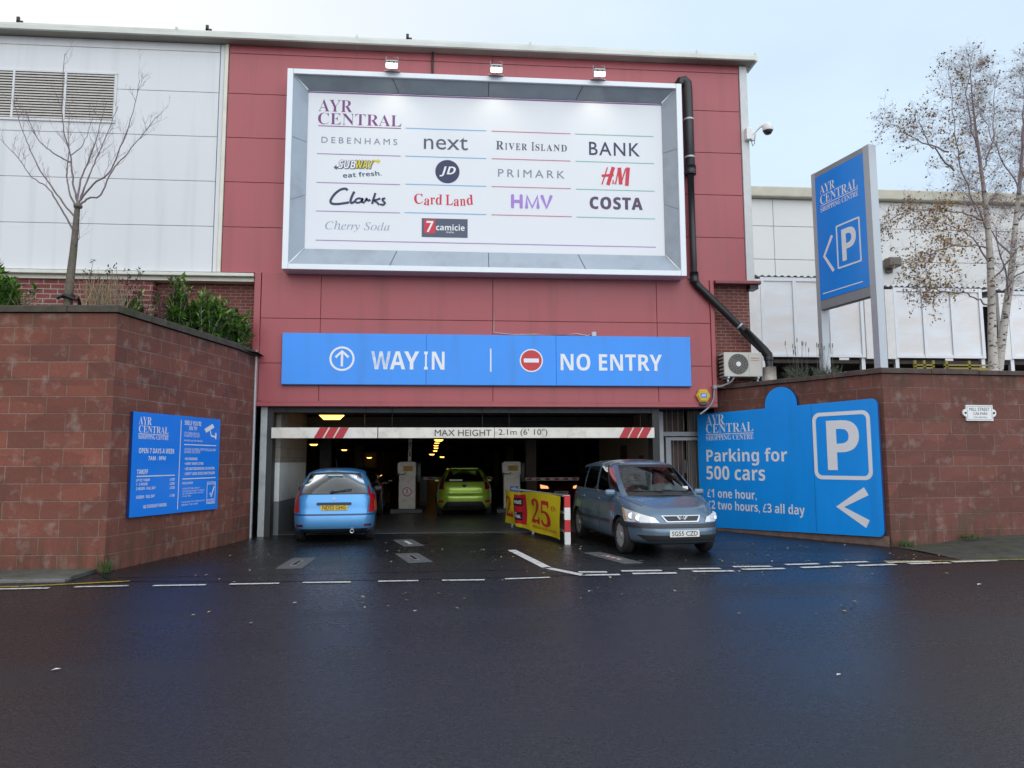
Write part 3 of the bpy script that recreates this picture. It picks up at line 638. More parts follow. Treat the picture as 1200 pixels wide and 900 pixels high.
obj('no_entry_symbol', m, [REDP, LETW], S)
m = MB(); write(m, 'NO ENTRY', 'bold', (2.453, 4.785, 3.637, 4.02), fs); obj('lettering', m, LETW, S)
# ------------------------------------------------------------------ parking board on the right wall
RS={'AYR':[-0.112, 0.434, 2.44, 2.68],'CENTRAL':[-0.119, 1.241, 2.251, 2.464],'ul':[-0.125, 1.241, 2.211, 2.227],'SHOP':[-0.128, 1.237, 2.079, 2.198],'Park':[-0.133, 2.081, 1.496, 1.88],'500':[-0.148, 1.507, 1.168, 1.485],'L1':[-0.141, 1.259, 0.725, 0.96],'L2':[-0.14, 2.446, 0.427, 0.693],'Pbox':[2.713, 3.95, 1.228, 2.568],'P':[3.02, 3.712, 1.415, 2.397],'bump':[1.569, 2.365, 2.787, 3.187],'corners':[[-0.385, 2.707], [4.114, 2.78], [4.105, 0.182], [-0.436, 0.053]],'arrow':[[3.129, 0.688], [3.778, 1.09], [3.853, 0.964], [3.478, 0.719], [3.84, 0.494], [3.758, 0.33]],}
dA = Vector((.479, -.878, 0)).normalized(); nA = Vector((-.878, -.479, 0)).normalized()
oA = Vector((6.19, .525, 0))+nA*.12
fa = frame(oA, dA, nA)
K = thing('parking_board', 'large sky blue board reading Parking for 500 cars on the right sandstone wall', 'sign', tuple(oA+dA*1.8))
def sl(u): return (2.707+(2.78-2.707)*(u+.385)/4.5, .053+(.182-.053)*(u+.436)/4.54)
P = []
for cu, cz, a0 in ((4.11-.11, sl(4)[0]-.11, 90), (4.11-.11, sl(4)[1]+.11, 0)):
    for i in range(6):
        a = R(a0-90*i/5); P.append((cu+.11*math.cos(a), cz+.11*math.sin(a)))
P += [(-.39, sl(-.39)[1]), (-.385, sl(-.385)[0])]
bc = 1.967; br_ = .40
P += [(bc-br_, sl(bc-br_)[0])]+[(bc+br_*math.cos(R(a)), sl(bc)[0]+.06+br_*.93*math.sin(R(a))) for a in range(180, -1, -12)]+[(bc+br_, sl(bc+br_)[0])]
m = MB(); m.prism(P, fa, -.06, 0, 0, 1); rect(m, (2.695, 2.701, .17, 2.74), fa, .001, 1); obj('board', m, [BLUE_R, BLUE_E], K)
for u in (.3, 2.6, 3.8):
    m = MB(); m.prism(rrect(u-.03, u+.03, .4, 2.5, .01, 1), fa, -.125, -.062); obj('wall_bracket', m, STEEL, K)
def put(parent, fr, mt, items, name='lettering'):
    m = MB()
    for s, st, box, kw in items: write(m, s, st, box, fr, **kw)
    return obj(name, m, mt, parent)
m = MB(); write(m, 'AYR', 'serif', RS['AYR'], fa, off=-.008); write(m, 'CENTRAL', 'serif', RS['CENTRAL'], fa, off=-.008); rect(m, RS['ul'], fa); write(m, 'SHOPPING CENTRE', 'serif', RS['SHOP'], fa, off=-.008); obj('lettering', m, LETW, K)
put(K, fa, LETW, [('Parking for', 'bold', RS['Park'], {}), ('500 cars', 'bold', RS['500'], {})])
put(K, fa, LETW, [('£1 one hour,', 'bold', RS['L1'], {}), ('£2 two hours, £3 all day', 'bold', RS['L2'], {})])
x0, x1, z0, z1 = RS['Pbox']
m = MB(); m.ring(rrect(x0, x1, z0, z1, .16), rrect(x0+.075, x1-.075, z0+.075, z1-.075, .10), fa, .001, .004); write(m, 'P', 'bold', RS['P'], fa); obj('parking_symbol', m, LETW, K)
m = MB(); stroke(m, [(3.80, 1.02), (3.24, .697), (3.80, .40)], .17, fa, .004); obj('arrow_symbol', m, LETW, K)
# ------------------------------------------------------------------ tariff board on the left wall
TS={'panelL':[0.444, 0.462, 0.791, 2.399],'panelR':[3.03, 3.058, 0.727, 2.418],'AYR':[0.56, 0.892, 2.217, 2.343],'CENTRAL':[0.571, 1.372, 2.089, 2.203],'ul':[0.565, 1.378, 2.065, 2.074],'SHOP':[0.569, 1.382, 1.986, 2.06],'open':[0.597, 1.568, 1.76, 1.844],'am':[0.848, 1.323, 1.648, 1.715],'TARIFF':[0.574, 0.857, 1.43, 1.502],'r1':[0.571, 1.609, 1.389, 1.401],'t1':[0.569, 0.915, 1.314, 1.357],'p1':[1.463, 1.609, 1.302, 1.348],'t2':[0.57, 0.86, 1.25, 1.293],'p2':[1.468, 1.615, 1.233, 1.279],'t3':[0.575, 1.08, 1.179, 1.225],'p3':[1.474, 1.62, 1.164, 1.21],'t4':[0.585, 1.066, 1.045, 1.095],'p4':[1.484, 1.63, 1.033, 1.079],'t5':[0.781, 1.406, 0.884, 0.938],'vr':[1.721, 1.753, 0.806, 2.352],'SMILE':[1.842, 2.379, 2.267, 2.348],'ONTV':[1.991, 2.245, 2.181, 2.251],'s1':[1.837, 2.327, 2.103, 2.146],'s2':[1.841, 2.356, 2.058, 2.098],'s3':[1.847, 2.449, 1.981, 2.01],'r2':[1.853, 2.931, 1.907, 1.94],'g1':[1.868, 2.921, 1.819, 1.865],'g2':[1.871, 2.378, 1.77, 1.813],'b1':[1.88, 2.296, 1.651, 1.699],'b2':[1.886, 2.505, 1.567, 1.613],'b3':[1.893, 2.904, 1.476, 1.525],'b4':[1.899, 2.911, 1.388, 1.438],'r3':[1.85, 2.95, 1.317, 1.331],'dis':[1.856, 2.181, 1.231, 1.268],'d1':[1.854, 2.426, 1.141, 1.168],'d2':[1.857, 2.573, 1.096, 1.123],'d3':[1.86, 2.535, 1.054, 1.08],'d4':[1.864, 2.125, 1.009, 1.036],'d5':[1.852, 2.608, 0.907, 0.934],'d6':[1.856, 2.373, 0.86, 0.887],'badge':[2.664, 2.959, 0.846, 1.251],'cam':[2.492, 2.94, 2.046, 2.329],'corners':[[0.398, 2.41], [3.048, 2.438], [3.08, 0.721], [0.464, 0.786]],}
a_ = Vector((-5.09, -4.88, 0)); b_ = Vector((-4.40, -1.60, 0)); dT = (b_-a_).normalized(); nT = Vector((dT.y, -dT.x, 0)); oT = a_+nT*.05
ft = frame(oT, dT, nT)
K = thing('tariff_board', 'blue car park tariff board in small white print on the left sandstone wall', 'sign', tuple(oT+dT*1.7))
m = MB(); m.prism([(.44, .765), (3.06, .735), (3.05, 2.43), (.42, 2.41)], ft, -.045, 0, 0, 1); obj('board', m, [BLUE_T, BLUE_E], K)
sb = dict()
m = MB(); write(m, 'AYR', 'serif', TS['AYR'], ft, off=-.006); write(m, 'CENTRAL', 'serif', TS['CENTRAL'], ft, off=-.006); rect(m, TS['ul'], ft); write(m, 'SHOPPING CENTRE', 'serif', TS['SHOP'], ft); obj('lettering', m, LETW, K)
put(K, ft, LETW, [('OPEN 7 DAYS A WEEK', 'bold', TS['open'], sb), ('7AM - 9PM', 'bold', TS['am'], sb), ('TARIFF', 'bold', TS['TARIFF'], sb), ('UP TO 1 HOUR', 'bold', TS['t1'], sb), ('£1.00', 'bold', TS['p1'], sb), ('1 - 2 HOURS', 'bold', TS['t2'], sb), ('£2.00', 'bold', TS['p2'], sb),
    ('2 HOURS - FULL DAY', 'bold', TS['t3'], sb), ('£3.00', 'bold', TS['p3'], sb), ('SUNDAY - FULL DAY', 'bold', TS['t4'], sb), ('£1.00', 'bold', TS['p4'], sb), ('NO OVERNIGHT PARKING', 'bold', TS['t5'], sb)])
put(K, ft, LETW, [('SMILE YOU’RE', 'bold', TS['SMILE'], sb), ('ON TV!', 'bold', TS['ONTV'], sb), ('CCTV CAMERAS ARE IN USE', '', TS['s1'], sb), ('24 HOURS FOR YOUR SAFETY', '', TS['s2'], sb), ('IMAGES ARE RECORDED', '', TS['s3'], sb),
    ('WE HAVE 24 GENERAL STAFF PATROLLING AND', '', TS['g1'], sb), ('RUNNING THE CENTRE', '', TS['g2'], sb), ('• NO SMOKING', 'bold', TS['b1'], sb), ('• DON’T DROP LITTER', 'bold', TS['b2'], sb), ('• NO SKATEBOARDING OR RACING', 'bold', TS['b3'], sb), ('• DON’T LEAVE DOGS UNATTENDED', 'bold', TS['b4'], sb),
    ('DISCLAIMER', 'bold', TS['dis'], sb), ('WE ACCEPT NO LIABILITY', '', TS['d1'], sb), ('FOR LOSS OR DAMAGE TO VEHICLES', '', TS['d2'], sb), ('OR CONTENTS LEFT ON SITE', '', TS['d3'], sb), ('AT ANY TIME', '', TS['d4'], sb), ('PLEASE PARK WITH CARE AND PAY', '', TS['d5'], sb), ('BEFORE YOU LEAVE', '', TS['d6'], sb)])
m = MB()
for k in ('r1', 'r2', 'r3'):
    q = TS[k]; zc = (q[2]+q[3])/2; rect(m, (q[0], q[1], zc-.008, zc+.008), ft)
rect(m, (1.725, 1.745, .81, 2.35), ft); obj('divider_line', m, LETW, K)
m = MB(); x0, x1, z0, z1 = TS['cam']; X = lambda t: x0+(x1-x0)*t; Z = lambda t: z0+(z1-z0)*t
m.face([ft(X(a), Z(c), .004) for a, c in ((0, .62), (.62, 1.0), (.78, .78), (.14, .38))]); stroke(m, [(X(.45), Z(.55)), (X(.55), Z(.2)), (X(.86), Z(.16))], .03, ft, .004); rect(m, (X(.86), X(.96), Z(0), Z(.42)), ft); obj('camera_symbol', m, LETW, K)
x0, x1, z0, z1 = TS['badge']; X = lambda t: x0+(x1-x0)*t; Z = lambda t: z0+(z1-z0)*t
m = MB(); m.ring([(x0, z0), (x1, z0), (x1, z1), (x0, z1)], [(x0+.008, z0+.008), (x1-.008, z0+.008), (x1-.008, z1-.008), (x0+.008, z1-.008)], ft, .001, .004)
stroke(m, [(X(.35), Z(.5)), (X(.5), Z(.3)), (X(.85), Z(.78))], .035, ft, .004); write(m, 'SAFER PARKING', 'bold', (X(.05), X(.95), Z(.86), Z(.96)), ft); write(m, 'PARK', 'bold', (X(.1), X(.9), Z(.13), Z(.22)), ft); write(m, 'MARK', 'bold', (X(.1), X(.9), Z(.03), Z(.11)), ft); obj('award_symbol', m, LETW, K)
# ------------------------------------------------------------------ totem sign
K = thing('totem_sign', 'tall blue two post sign with a white P and arrow above the right wall', 'sign', (8.25, -1.95, 3.28))
_d = Vector((.33, -1.48, 0)).normalized(); fo = frame((7.985, -1.37, 0), _d, (_d.y, -_d.x, 0))
for a, b in ((-.12, -.002), (1.402, 1.56)):
    m = MB(); m.prism([(a, 3.2), (b, 3.2), (b, 7.92), (a, 7.92)], fo, -.17, .012); obj('post', m, mat('totem_grey', (.46, .49, .52), .38, .3, var=.04), K)
for a, b in ((7.801, 7.915), (4.85, 5.049)):
    m = MB(); m.prism([(0, a), (1.40, a), (1.40, b), (0, b)], fo, -.165, .008); obj('crossbar', m, mat('totem_bar', (.30, .32, .34), .4, .3, var=.04), K)
m = MB(); m.prism([(.0, 5.051), (1.40, 5.051), (1.40, 7.80), (0, 7.80)], fo, -.12, .015); obj('board', m, BLUE, K)
U = lambda a, b, c, d: (1.40*a, 1.40*b, 7.80-2.75*d, 7.80-2.75*c)
m = MB(); write(m, 'AYR', 'serif', U(.10, .42, .085, .155), fo, .018, off=-.006); write(m, 'CENTRAL', 'serif', U(.10, .88, .165, .24), fo, .018, off=-.006); rect(m, U(.10, .88, .247, .253), fo, .018); write(m, 'SHOPPING CENTRE', 'serif', U(.10, .88, .262, .302), fo, .018); obj('lettering', m, LETW, K)
x0, x1, z0, z1 = U(.40, .88, .46, .80)
m = MB(); m.ring(rrect(x0, x1, z0, z1, .03, 3), rrect(x0+.035, x1-.035, z0+.035, z1-.035, .02, 3), fo, .016, .019); write(m, 'P', 'bold', (x0+.15, x1-.12, z0+.13, z1-.13), fo, .018); obj('parking_symbol', m, LETW, K)
m = MB(); stroke(m, [(.44, 7.8-2.75*.52), (.18, 7.8-2.75*.66), (.44, 7.8-2.75*.80)], .07, fo, .018); rect(m, U(.06, .88, .948, .956), fo, .018); obj('arrow_symbol', m, LETW, K)
# ------------------------------------------------------------------ street name plate
tB = Vector((3.133, .289, 0)).normalized(); nB = Vector((tB.y, -tB.x, 0)); fb = frame(Vector((8.187, -3.13, 0))+nB*.03, tB, nB)
K = thing('name_plate', 'small white cast plate reading MILL STREET CAR PARK on the right sandstone wall', 'sign', tuple(Vector((8.187, -3.13, 0))+tB*2.05+Vector((0, 0, 2.35))))
u0, u1, z0, z1 = 1.74, 2.33, 2.36, 2.665
m = MB(); P = [(u0, z0), (u1, z0), (u1, z0+.08)]+[(u1+.075*math.cos(R(a)), (z0+z1)/2+.075*math.sin(R(a))) for a in range(-80, 81, 20)]+[(u1, z1-.08), (u1, z1), (u0, z1), (u0, z1-.08)]+[(u0-.075*math.cos(R(a)), (z0+z1)/2+.075*math.sin(R(a))) for a in range(80, -81, -20)]+[(u0, z0+.08)]
m.prism(P, fb, -.02, .012); obj('plate', m, WHITE, K)
m = MB(); m.ring(rrect(u0+.02, u1-.02, z0+.02, z1-.02, .02, 2), rrect(u0+.028, u1-.028, z0+.028, z1-.028, .015, 2), fb, .012, .014); obj('border_line', m, mat('plate_grey', (.25, .28, .32), .5), K)
put(K, fb, mat('plate_ink', (.10, .12, .17), .5), [('MILL STREET', '', (u0+.07, u1-.07, 2.55, 2.615), dict(h=.015)), ('CAR PARK', '', (u0+.15, u1-.12, 2.475, 2.525), dict(h=.015)), ('AYR CENTRAL', '', (u0+.15, u1-.13, 2.415, 2.44), dict(h=.015))])
for u in (u0-.02, u1+.02):
    m = MB(); m.lathe([(0, .0), (.02, 0), (.02, .012), (0, .014)], nB, fb(u, (z0+z1)/2, .012), 10); obj('screw', m, BLACK, K)
# ------------------------------------------------------------------ height bar
K = thing('height_bar', 'long off white hanging bar reading MAX HEIGHT 2.1m with red slanted stripes', 'height barrier', (.35, .0, 2.13))
fh = frame((0, .0, 0), (1, 0, 0), (0, -1, 0))
m = MB()
for a, b in ((-3.905, -1.62), (-1.60, .965), (.975, 4.615)): m.box(a, b, .002, .05, 2.128, 2.36, 0, bev=.004)
obj('board', m, OFFW, K)
m = MB()
for u in (-2.99, -2.77, -2.55, 3.80, 4.02, 4.24): m.face([fh(u, 2.13, .004), fh(u+.185, 2.13, .004), fh(u+.31, 2.358, .004), fh(u+.125, 2.358, .004)])
obj('stripe', m, mat('stripe_red', (.45, .02, .03), .45, var=.1), K)
m = MB(); write(m, 'MAX HEIGHT', '', (-.36, .90, 2.175, 2.315), fh); write(m, '2.1m (6\' 10")', '', (1.06, 2.16, 2.16, 2.33), fh); obj('lettering', m, mat('bar_ink', (.05, .05, .055), .5), K)
for x in (-3.6, -1.9, -1.3, .7, 1.3, 4.3):
    m = MB(); m.tube([(x, .026, 2.355), (x, .026, 2.83)], .005, 5); obj('hanging_chain', m, BLACK, K)
# ------------------------------------------------------------------ cars
def paint(name, col, rough=.28, dirt=.25):
    n = N(name); b = n.b; b.inputs['Metallic'].default_value = .35; b.inputs['Coat Weight'].default_value = .6; b.inputs['Coat Roughness'].default_value = .06
    z = n.noise(2.2, 5); sp = n.n('SeparateXYZ'); tcx = n.n('TexCoord'); n.l(tcx.outputs['Object'], sp.inputs[0])
    low = n.n('Math', _operation='MULTIPLY'); n.l(n.mr(sp.outputs[2], .75, .25, 0, 1), low.inputs[0]); n.l(n.mr(z, .35, .65, .2, 1), low.inputs[1])
    dd = n.n('Math', _operation='MULTIPLY'); n.l(low.outputs[0], dd.inputs[0]); dd.inputs[1].default_value = dirt
    c = n.mix(dd.outputs[0], col, (.10, .085, .07)); n.l(c, b.inputs['Base Color'])
    n.l(n.mr(dd.outputs[0], 0, .6, rough, .7), b.inputs['Roughness']); MATS[name] = n.m; return n.m
def glassmat(name, tint, k=.55):
    n = N(name); t = n.n('BsdfTransparent'); t.inputs[0].default_value = tint+(1,); g = n.n('BsdfGlossy', Roughness=.03); g.inputs[0].default_value = (.9, .93, .95, 1)
    fz = n.n('Fresnel', IOR=1.5); mx_ = n.n('MixShader'); a = n.n('Math', _operation='MULTIPLY_ADD', _use_clamp=True); n.l(fz.outputs[0], a.inputs[0]); a.inputs[1].default_value = 1.0; a.inputs[2].default_value = .02
    n.l(a.outputs[0], mx_.inputs[0]); n.l(t.outputs[0], mx_.inputs[1]); n.l(g.outputs[0], mx_.inputs[2]); n.l(mx_.outputs[0], n.o.inputs[0]); MATS[name] = n.m; return n.m
GLASS = glassmat('car_glass', (.42, .48, .46)); DGLASS = glassmat('dark_car_glass', (.10, .11, .11)); LGLASS = mat('lamp_glass', (.75, .78, .80), .08, .3, var=.1, scale=25)
TYRE = mat('tyre_rubber', (.014, .014, .014), .75, var=.3, scale=20); RIM = mat('wheel_silver', (.48, .49, .50), .35, .6, var=.12, scale=10)
TRIM = mat('black_trim', (.018, .018, .019), .42, var=.2); CABIN = mat('cabin_fabric', (.035, .036, .04), .85, var=.2); SILV = mat('bright_silver', (.62, .64, .66), .25, .5, var=.05); CHROME = mat('chrome', (.75, .76, .78), .12, .95, var=.03)
TAIL = mat('tail_lens', (.42, .008, .012), .14, var=.15, scale=20, coat=.5); TAILD = mat('tail_lens_dark', (.12, .004, .010), .14, var=.15, scale=20, coat=.5); AMBER = mat('amber_lens', (.65, .25, .05), .15, var=.1)
PLY = mat('plate_yellow', (.62, .42, .02), .4, var=.08, scale=10); PLW = mat('plate_white', (.68, .68, .66), .4, var=.06, scale=10); PLK = mat('plate_black', (.012, .012, .012), .5)
def cr(T, x):                                # smooth curve through a table of (x, value)
    if x <= T[0][0]: return T[0][1]
    if x >= T[-1][0]: return T[-1][1]
    for i in range(len(T)-1):
        if T[i][0] <= x <= T[i+1][0]:
            a, b = T[i], T[i+1]; t = (x-a[0])/(b[0]-a[0])
            p = T[i-1] if i else a; q = T[i+2] if i+2 < len(T) else b
            m0 = (b[1]-p[1])/(b[0]-p[0]) if b[0] != p[0] else 0; m1 = (q[1]-a[1])/(q[0]-a[0]) if q[0] != a[0] else 0
            h = b[0]-a[0]
            return (2*t**3-3*t**2+1)*a[1]+(t**3-2*t**2+t)*h*m0+(-2*t**3+3*t**2)*b[1]+(t**3-t**2)*h*m1
class Car:
    def __init__(s, c, name, label, loc, rz, group, cat='car'):
        s.c = c; s.root = thing(name, label, cat, loc, rz, group); s.N = 96
    def P(s, th, v):                          # point on the lower body: angle round the plan, level 0..1
        c = s.c; n = c['n']; hw = c['W']/2-cr(c['dw'], v); xf = c['L']/2-cr(c['df'], v); xr = c['L']/2-cr(c['dr'], v)
        cs, sn = math.cos(th), math.sin(th); a = xf if cs >= 0 else xr
        x = math.copysign(a*abs(cs)**(2/(n if cs >= 0 else c.get('nr', n))), cs); y = math.copysign(hw*abs(sn)**(2/(n if cs >= 0 else c.get('nr', n))), sn)
        z = c['z0']+(cr(c['top'], x)-c['z0'])*v
        return Vector((x, y, z))
    def Pz(s, th, z):                         # the same surface addressed by height
        v = .6
        for _ in range(4):
            x = s.P(th, v).x; v = (z-s.c['z0'])/(cr(s.c['top'], x)-s.c['z0'])
        return s.P(th, v)
    def tr(s, y):
        a = s.th(abs(y), False); return a if y >= 0 else 2*math.pi-a
    def th(s, y, front=True, v=.5):
        n = s.c['n'] if front else s.c.get('nr', s.c['n']); hw = s.c['W']/2-cr(s.c['dw'], v); k = min(1, abs(y)/hw)**(n/2); a = math.asin(k)
        a = a if front else math.pi-a
        return a if y >= 0 else -a
    def patch(s, name, corners, mt, off=.006, nu=10, nv=6, parent=None, fn=None, ext=0, cut=None):
        fn = fn or s.P; m = MB(); G = []
        (a0, b0), (a1, b1), (a2, b2), (a3, b3) = corners        # lower start, lower end, upper end, upper start
        def pt(i, j):
            t, u = i, j
            th = (a0*(1-t)+a1*t)*(1-u)+(a3*(1-t)+a2*t)*u; v = (b0*(1-t)+b1*t)*(1-u)+(b3*(1-t)+b2*t)*u
            e = 1e-3; p = fn(th, v); n = (fn(th+e, v)-p).cross(fn(th, v+e)-p)
            if n.length > 1e-12: n.normalize()
            ref = Vector((p.x, p.y, 0))
            if n.dot(ref) < 0: n = -n
            return p+n*off
        for j in range(nv+1): G.append([pt(i/nu, j/nv) for i in range(nu+1)])
        m.grid(G); return obj(name, m, mt, parent or s.root, local=True, smooth=60)
    def body(s, mt):
        c = s.c; m = MB(); lv = [0, .03, .07, .12, .2, .3, .4, .48, .54, .6, .66, .72, .78, .84, .89, .93, .965, 1.0]; Nn = s.N
        rings = [[m.bm.verts.new(s.P(2*math.pi*i/Nn, v)) for i in range(Nn)] for v in lv]
        for a, b in zip(rings[:-1], rings[1:]):
            for i in range(Nn): m.bm.faces.new((a[i], a[(i+1) % Nn], b[(i+1) % Nn], b[i]))
        m.bm.faces.new(rings[0][::-1]); top = rings[-1]; rows = []; M = 10
        for i in range(1, Nn//2):
            a, b = top[i], top[Nn-i]; row = [a]
            for k in range(1, M):
                t = k/M; p = a.co.lerp(b.co, t); p.z += c.get('crown', .03)*(1-(2*t-1)**2)*min(1, max(0, (c['L']/2-.33-abs(p.x))/.45))**.7; row.append(m.bm.verts.new(p))
            rows.append(row+[b])
        for r0, r1 in zip(rows[:-1], rows[1:]):
            for k in range(M): m.bm.faces.new((r0[k], r0[k+1], r1[k+1], r1[k]))
        for e, rw in ((top[0], rows[0]), (top[Nn//2], rows[-1])):
            for k in range(M): 
                try: m.bm.faces.new((e, rw[k], rw[k+1]))
                except ValueError: pass
        bmesh.ops.recalc_face_normals(m.bm, faces=m.bm.faces)
        me = bpy.data.meshes.new('b'); m.bm.to_mesh(me); m.bm.free(); me.materials.append(mt); me.materials.append(TRIM)
        o = bpy.data.objects.new('b', me); SC.collection.objects.link(o)
        cm = MB(); rad = c['wr']+.045
        for x in c['ax']:
            for sy in (-1, 1):
                cm.lathe([(0, -.14), (rad, -.14), (rad, .14), (0, .14)], (0, 1, 0), (x, sy*(c['W']/2-.06), c['wr']-.01), 40, 1, False)
        bmesh.ops.remove_doubles(cm.bm, verts=cm.bm.verts, dist=1e-3); bmesh.ops.recalc_face_normals(cm.bm, faces=cm.bm.faces)
        cme = bpy.data.meshes.new('c'); cm.bm.to_mesh(cme); cm.bm.free(); cme.materials.append(mt); cme.materials.append(TRIM)
        co = bpy.data.objects.new('c', cme); SC.collection.objects.link(co)
        md = o.modifiers.new('b', 'BOOLEAN'); md.object = co; md.operation = 'DIFFERENCE'; md.solver = 'EXACT'
        dg = bpy.context.evaluated_depsgraph_get(); dg.update(); nm = bpy.data.meshes.new_from_object(o.evaluated_get(dg)); nm.name = 'body'
        bpy.data.objects.remove(o); bpy.data.objects.remove(co)
        bm = MB(); bm.bm.from_mesh(nm); bpy.data.meshes.remove(nm)
        s.bodyo = obj('body', bm, [mt, TRIM], s.root, local=True, smooth=38); return s.bodyo
    def G(s, k, t):                           # greenhouse surface: k runs along the half plan, t upward
        p = s.c['gh']; sg = 1
        if k < 0: k = -k; sg = -1
        i = min(int(k), len(p)-2); f = k-i; a, b = p[i], p[i+1]
        bl = [a[q]+(b[q]-a[q])*f for q in range(6)]
        if i == 0 or i == len(p)-2:          # bowed screens
            bow = .10 if i == 0 else .07; g = f if i == 0 else 1-f; s_ = 1 if i == 0 else -1
            bl[0] = p[0 if i == 0 else -1][0]-s_*abs(p[0 if i == 0 else -1][0]-p[1 if i == 0 else -2][0])*g**2.2; bl[3] = p[0 if i == 0 else -1][3]-s_*abs(p[0 if i == 0 else -1][3]-p[1 if i == 0 else -2][3])*g**2.2
        base = Vector((bl[0], bl[1], bl[2])); top = Vector((bl[3], bl[4], bl[5])); q = base.lerp(top, t); bu = 4*t*(1-t)
        side = Vector((0, 1, 0)) if 0 < i < len(p)-2 else Vector((.6 if i == 0 else -.8, 0, .5))
        q += side*bu*(.025 if 0 < i < len(p)-2 else .02)
        return Vector((q.x, q.y*sg, q.z))
    def cabin(s, mt, kinds, glass, black=()):
        m = MB(); c = s.c; nk = len(c['gh'])-1; wins = []
        tl = [0, .05, .12, .25, .4, .55, .7, .82, .90, .95, 1.0]
        for sg in (1, -1):
            for i in range(nk):
                kd = kinds[i]; n = 8 if i in (0, nk-1) else 4
                ks = [i+f/n for f in range(n+1)]; lo, hi = (2, 8) if kd != 'body' else (None, None)
                if i == nk-1 and 'rearlow' in c: lo = c['rearlow']
                for a in range(n):
                    for b in range(len(tl)-1):
                        pts = [s.G(sg*ks[a]*(1 if ks[a] else 1), tl[b]) if ks[a] else s.G(0, tl[b]), s.G(sg*ks[a+1], tl[b]), s.G(sg*ks[a+1], tl[b+1]), s.G(sg*ks[a], tl[b+1]) if ks[a] else s.G(0, tl[b+1])]
                        if kd == 'body': f = m.face(pts, 1 if i in black else 0)
                        elif lo <= b < hi: continue
                        else: f = m.face(pts, 1 if (kd in ('rear', 'front')) else 0)
                if kd != 'body': wins.append((kd, sg, i, tl[lo], tl[hi], n))
        # roof: rounded edge then crown
        ring = [s.G(nk*j/60, 1.0) for j in range(61)]
        prev = None; rows = []
        for p in ring:
            row = []
            for q in range(13):
                u = 1-2*q/12; e = 1-abs(u); zz = c.get('rcrown', .06)*(1-abs(u)**3.2)
                row.append(Vector((p.x, p.y*u, p.z+zz*min(1, 1.0*abs(p.y)/(abs(max(ring, key=lambda v: v.y).y))*1.0+.0))))
            rows.append(row)
        m.grid(rows)
        bmesh.ops.remove_doubles(m.bm, verts=m.bm.verts, dist=1e-4); bmesh.ops.recalc_face_normals(m.bm, faces=m.bm.faces)
        obj('cabin', m, [mt, TRIM], s.root, local=True, smooth=42)
        done = set()
        for kd, sg, i, t0, t1, n in wins:
            if i in (0, nk-1):
                if i in done: continue
                done.add(i); ks = [-(i+1)+f/8 for f in range(9)] if i == 0 else None
                if i == 0: kk = [-(1-f/8) for f in range(8)]+[f/8 for f in range(9)]; col = lambda k, t: s.G(k if abs(k) > 1e-9 else 0, t)
                else: kk = [('n', f/8) for f in range(9)]+[('p', f/8) for f in range(7, -1, -1)]; col = lambda k, t: s.G(-(nk-1+k[1]) if k[0] == 'n' else nk-1+k[1], t)
                G = [[col(k, t0+(t1-t0)*r/6) for k in kk] for r in range(7)]
                g = MB(); g.grid(G); obj('windscreen' if i == 0 else 'rear_window', g, glass, s.root, local=True, smooth=60)
            else:
                G = [[s.G(sg*(i+f/n), t0+(t1-t0)*r/6) for f in range(n+1)] for r in range(7)]
                g = MB(); g.grid(G); obj('side_window', g, glass, s.root, local=True, smooth=60)
    def wheels(s, spokes=7, rim=RIM):
        c = s.c; r = c['wr']
        for x in c['ax']:
            for sy in (-1, 1):
                m = MB(); o = Vector((x, sy*(c['W']/2-.135), r)); ax = (0, sy, 0)
                m.lathe([(r*.66, -.08), (r*.9, -.095), (r*.985, -.07), (r, -.02), (r, .03), (r*.985, .07), (r*.90, .093), (r*.72, .085), (r*.67, .07)], ax, o, 36); w_ = obj('wheel', m, TYRE, s.root, local=True)
                m = MB(); m.lathe([(r*.68, .06), (r*.665, .082), (r*.63, .078), (r*.60, .045), (.0, .03)], ax, o, 36, 1)
                a_ = Vector(ax).normalized(); u = a_.orthogonal().normalized(); v = a_.cross(u)
                for k in range(spokes):
                    an = 2*math.pi*k/spokes; d = u*math.cos(an)+v*math.sin(an); tt = a_.cross(d); wd = r*.15
                    q = lambda rad, w2, h: o+d*rad+tt*w2+a_*h
                    for s2 in (1,):
                        A = [q(r*.10, wd, .07), q(r*.64, wd*1.35, .082), q(r*.64, -wd*1.35, .082), q(r*.10, -wd, .07)]; Bb = [p-a_*.03 for p in A]
                        m.face(A, 0)
                        for e in range(4): m.face([A[e], A[(e+1) % 4], Bb[(e+1) % 4], Bb[e]], 0)
                m.lathe([(r*.2, .055), (r*.19, .082), (0, .086)], ax, o, 20, 0)
                obj('rim', m, [rim, TRIM], w_, local=True, smooth=40)
    def plate(s, text, front, z, y=0, wd=.52, ht=.112, x=None, tilt=0):
        v = .5; p = s.P(0 if front else math.pi, (z-s.c['z0'])/(cr(s.c['top'], s.c['L']/2*(1 if front else -1))-s.c['z0'])); sx = 1 if front else -1
        xx = (p.x if x is None else x)+sx*.012
        fr = frame((xx, y, z), (0, sx, 0), (sx, 0, 0)); m = MB(); m.prism(rrect(-wd/2, wd/2, -ht/2, ht/2, .01, 2), fr, -.02, 0)
        o = obj('number_plate', m, PLW if front else PLY, s.root, local=True)
        m = MB(); write(m, text, '', (-wd/2+.035, wd/2-.035, -ht/2+.018, ht/2-.018), fr, .002, off=.008); obj('lettering', m, PLK, o, local=True)
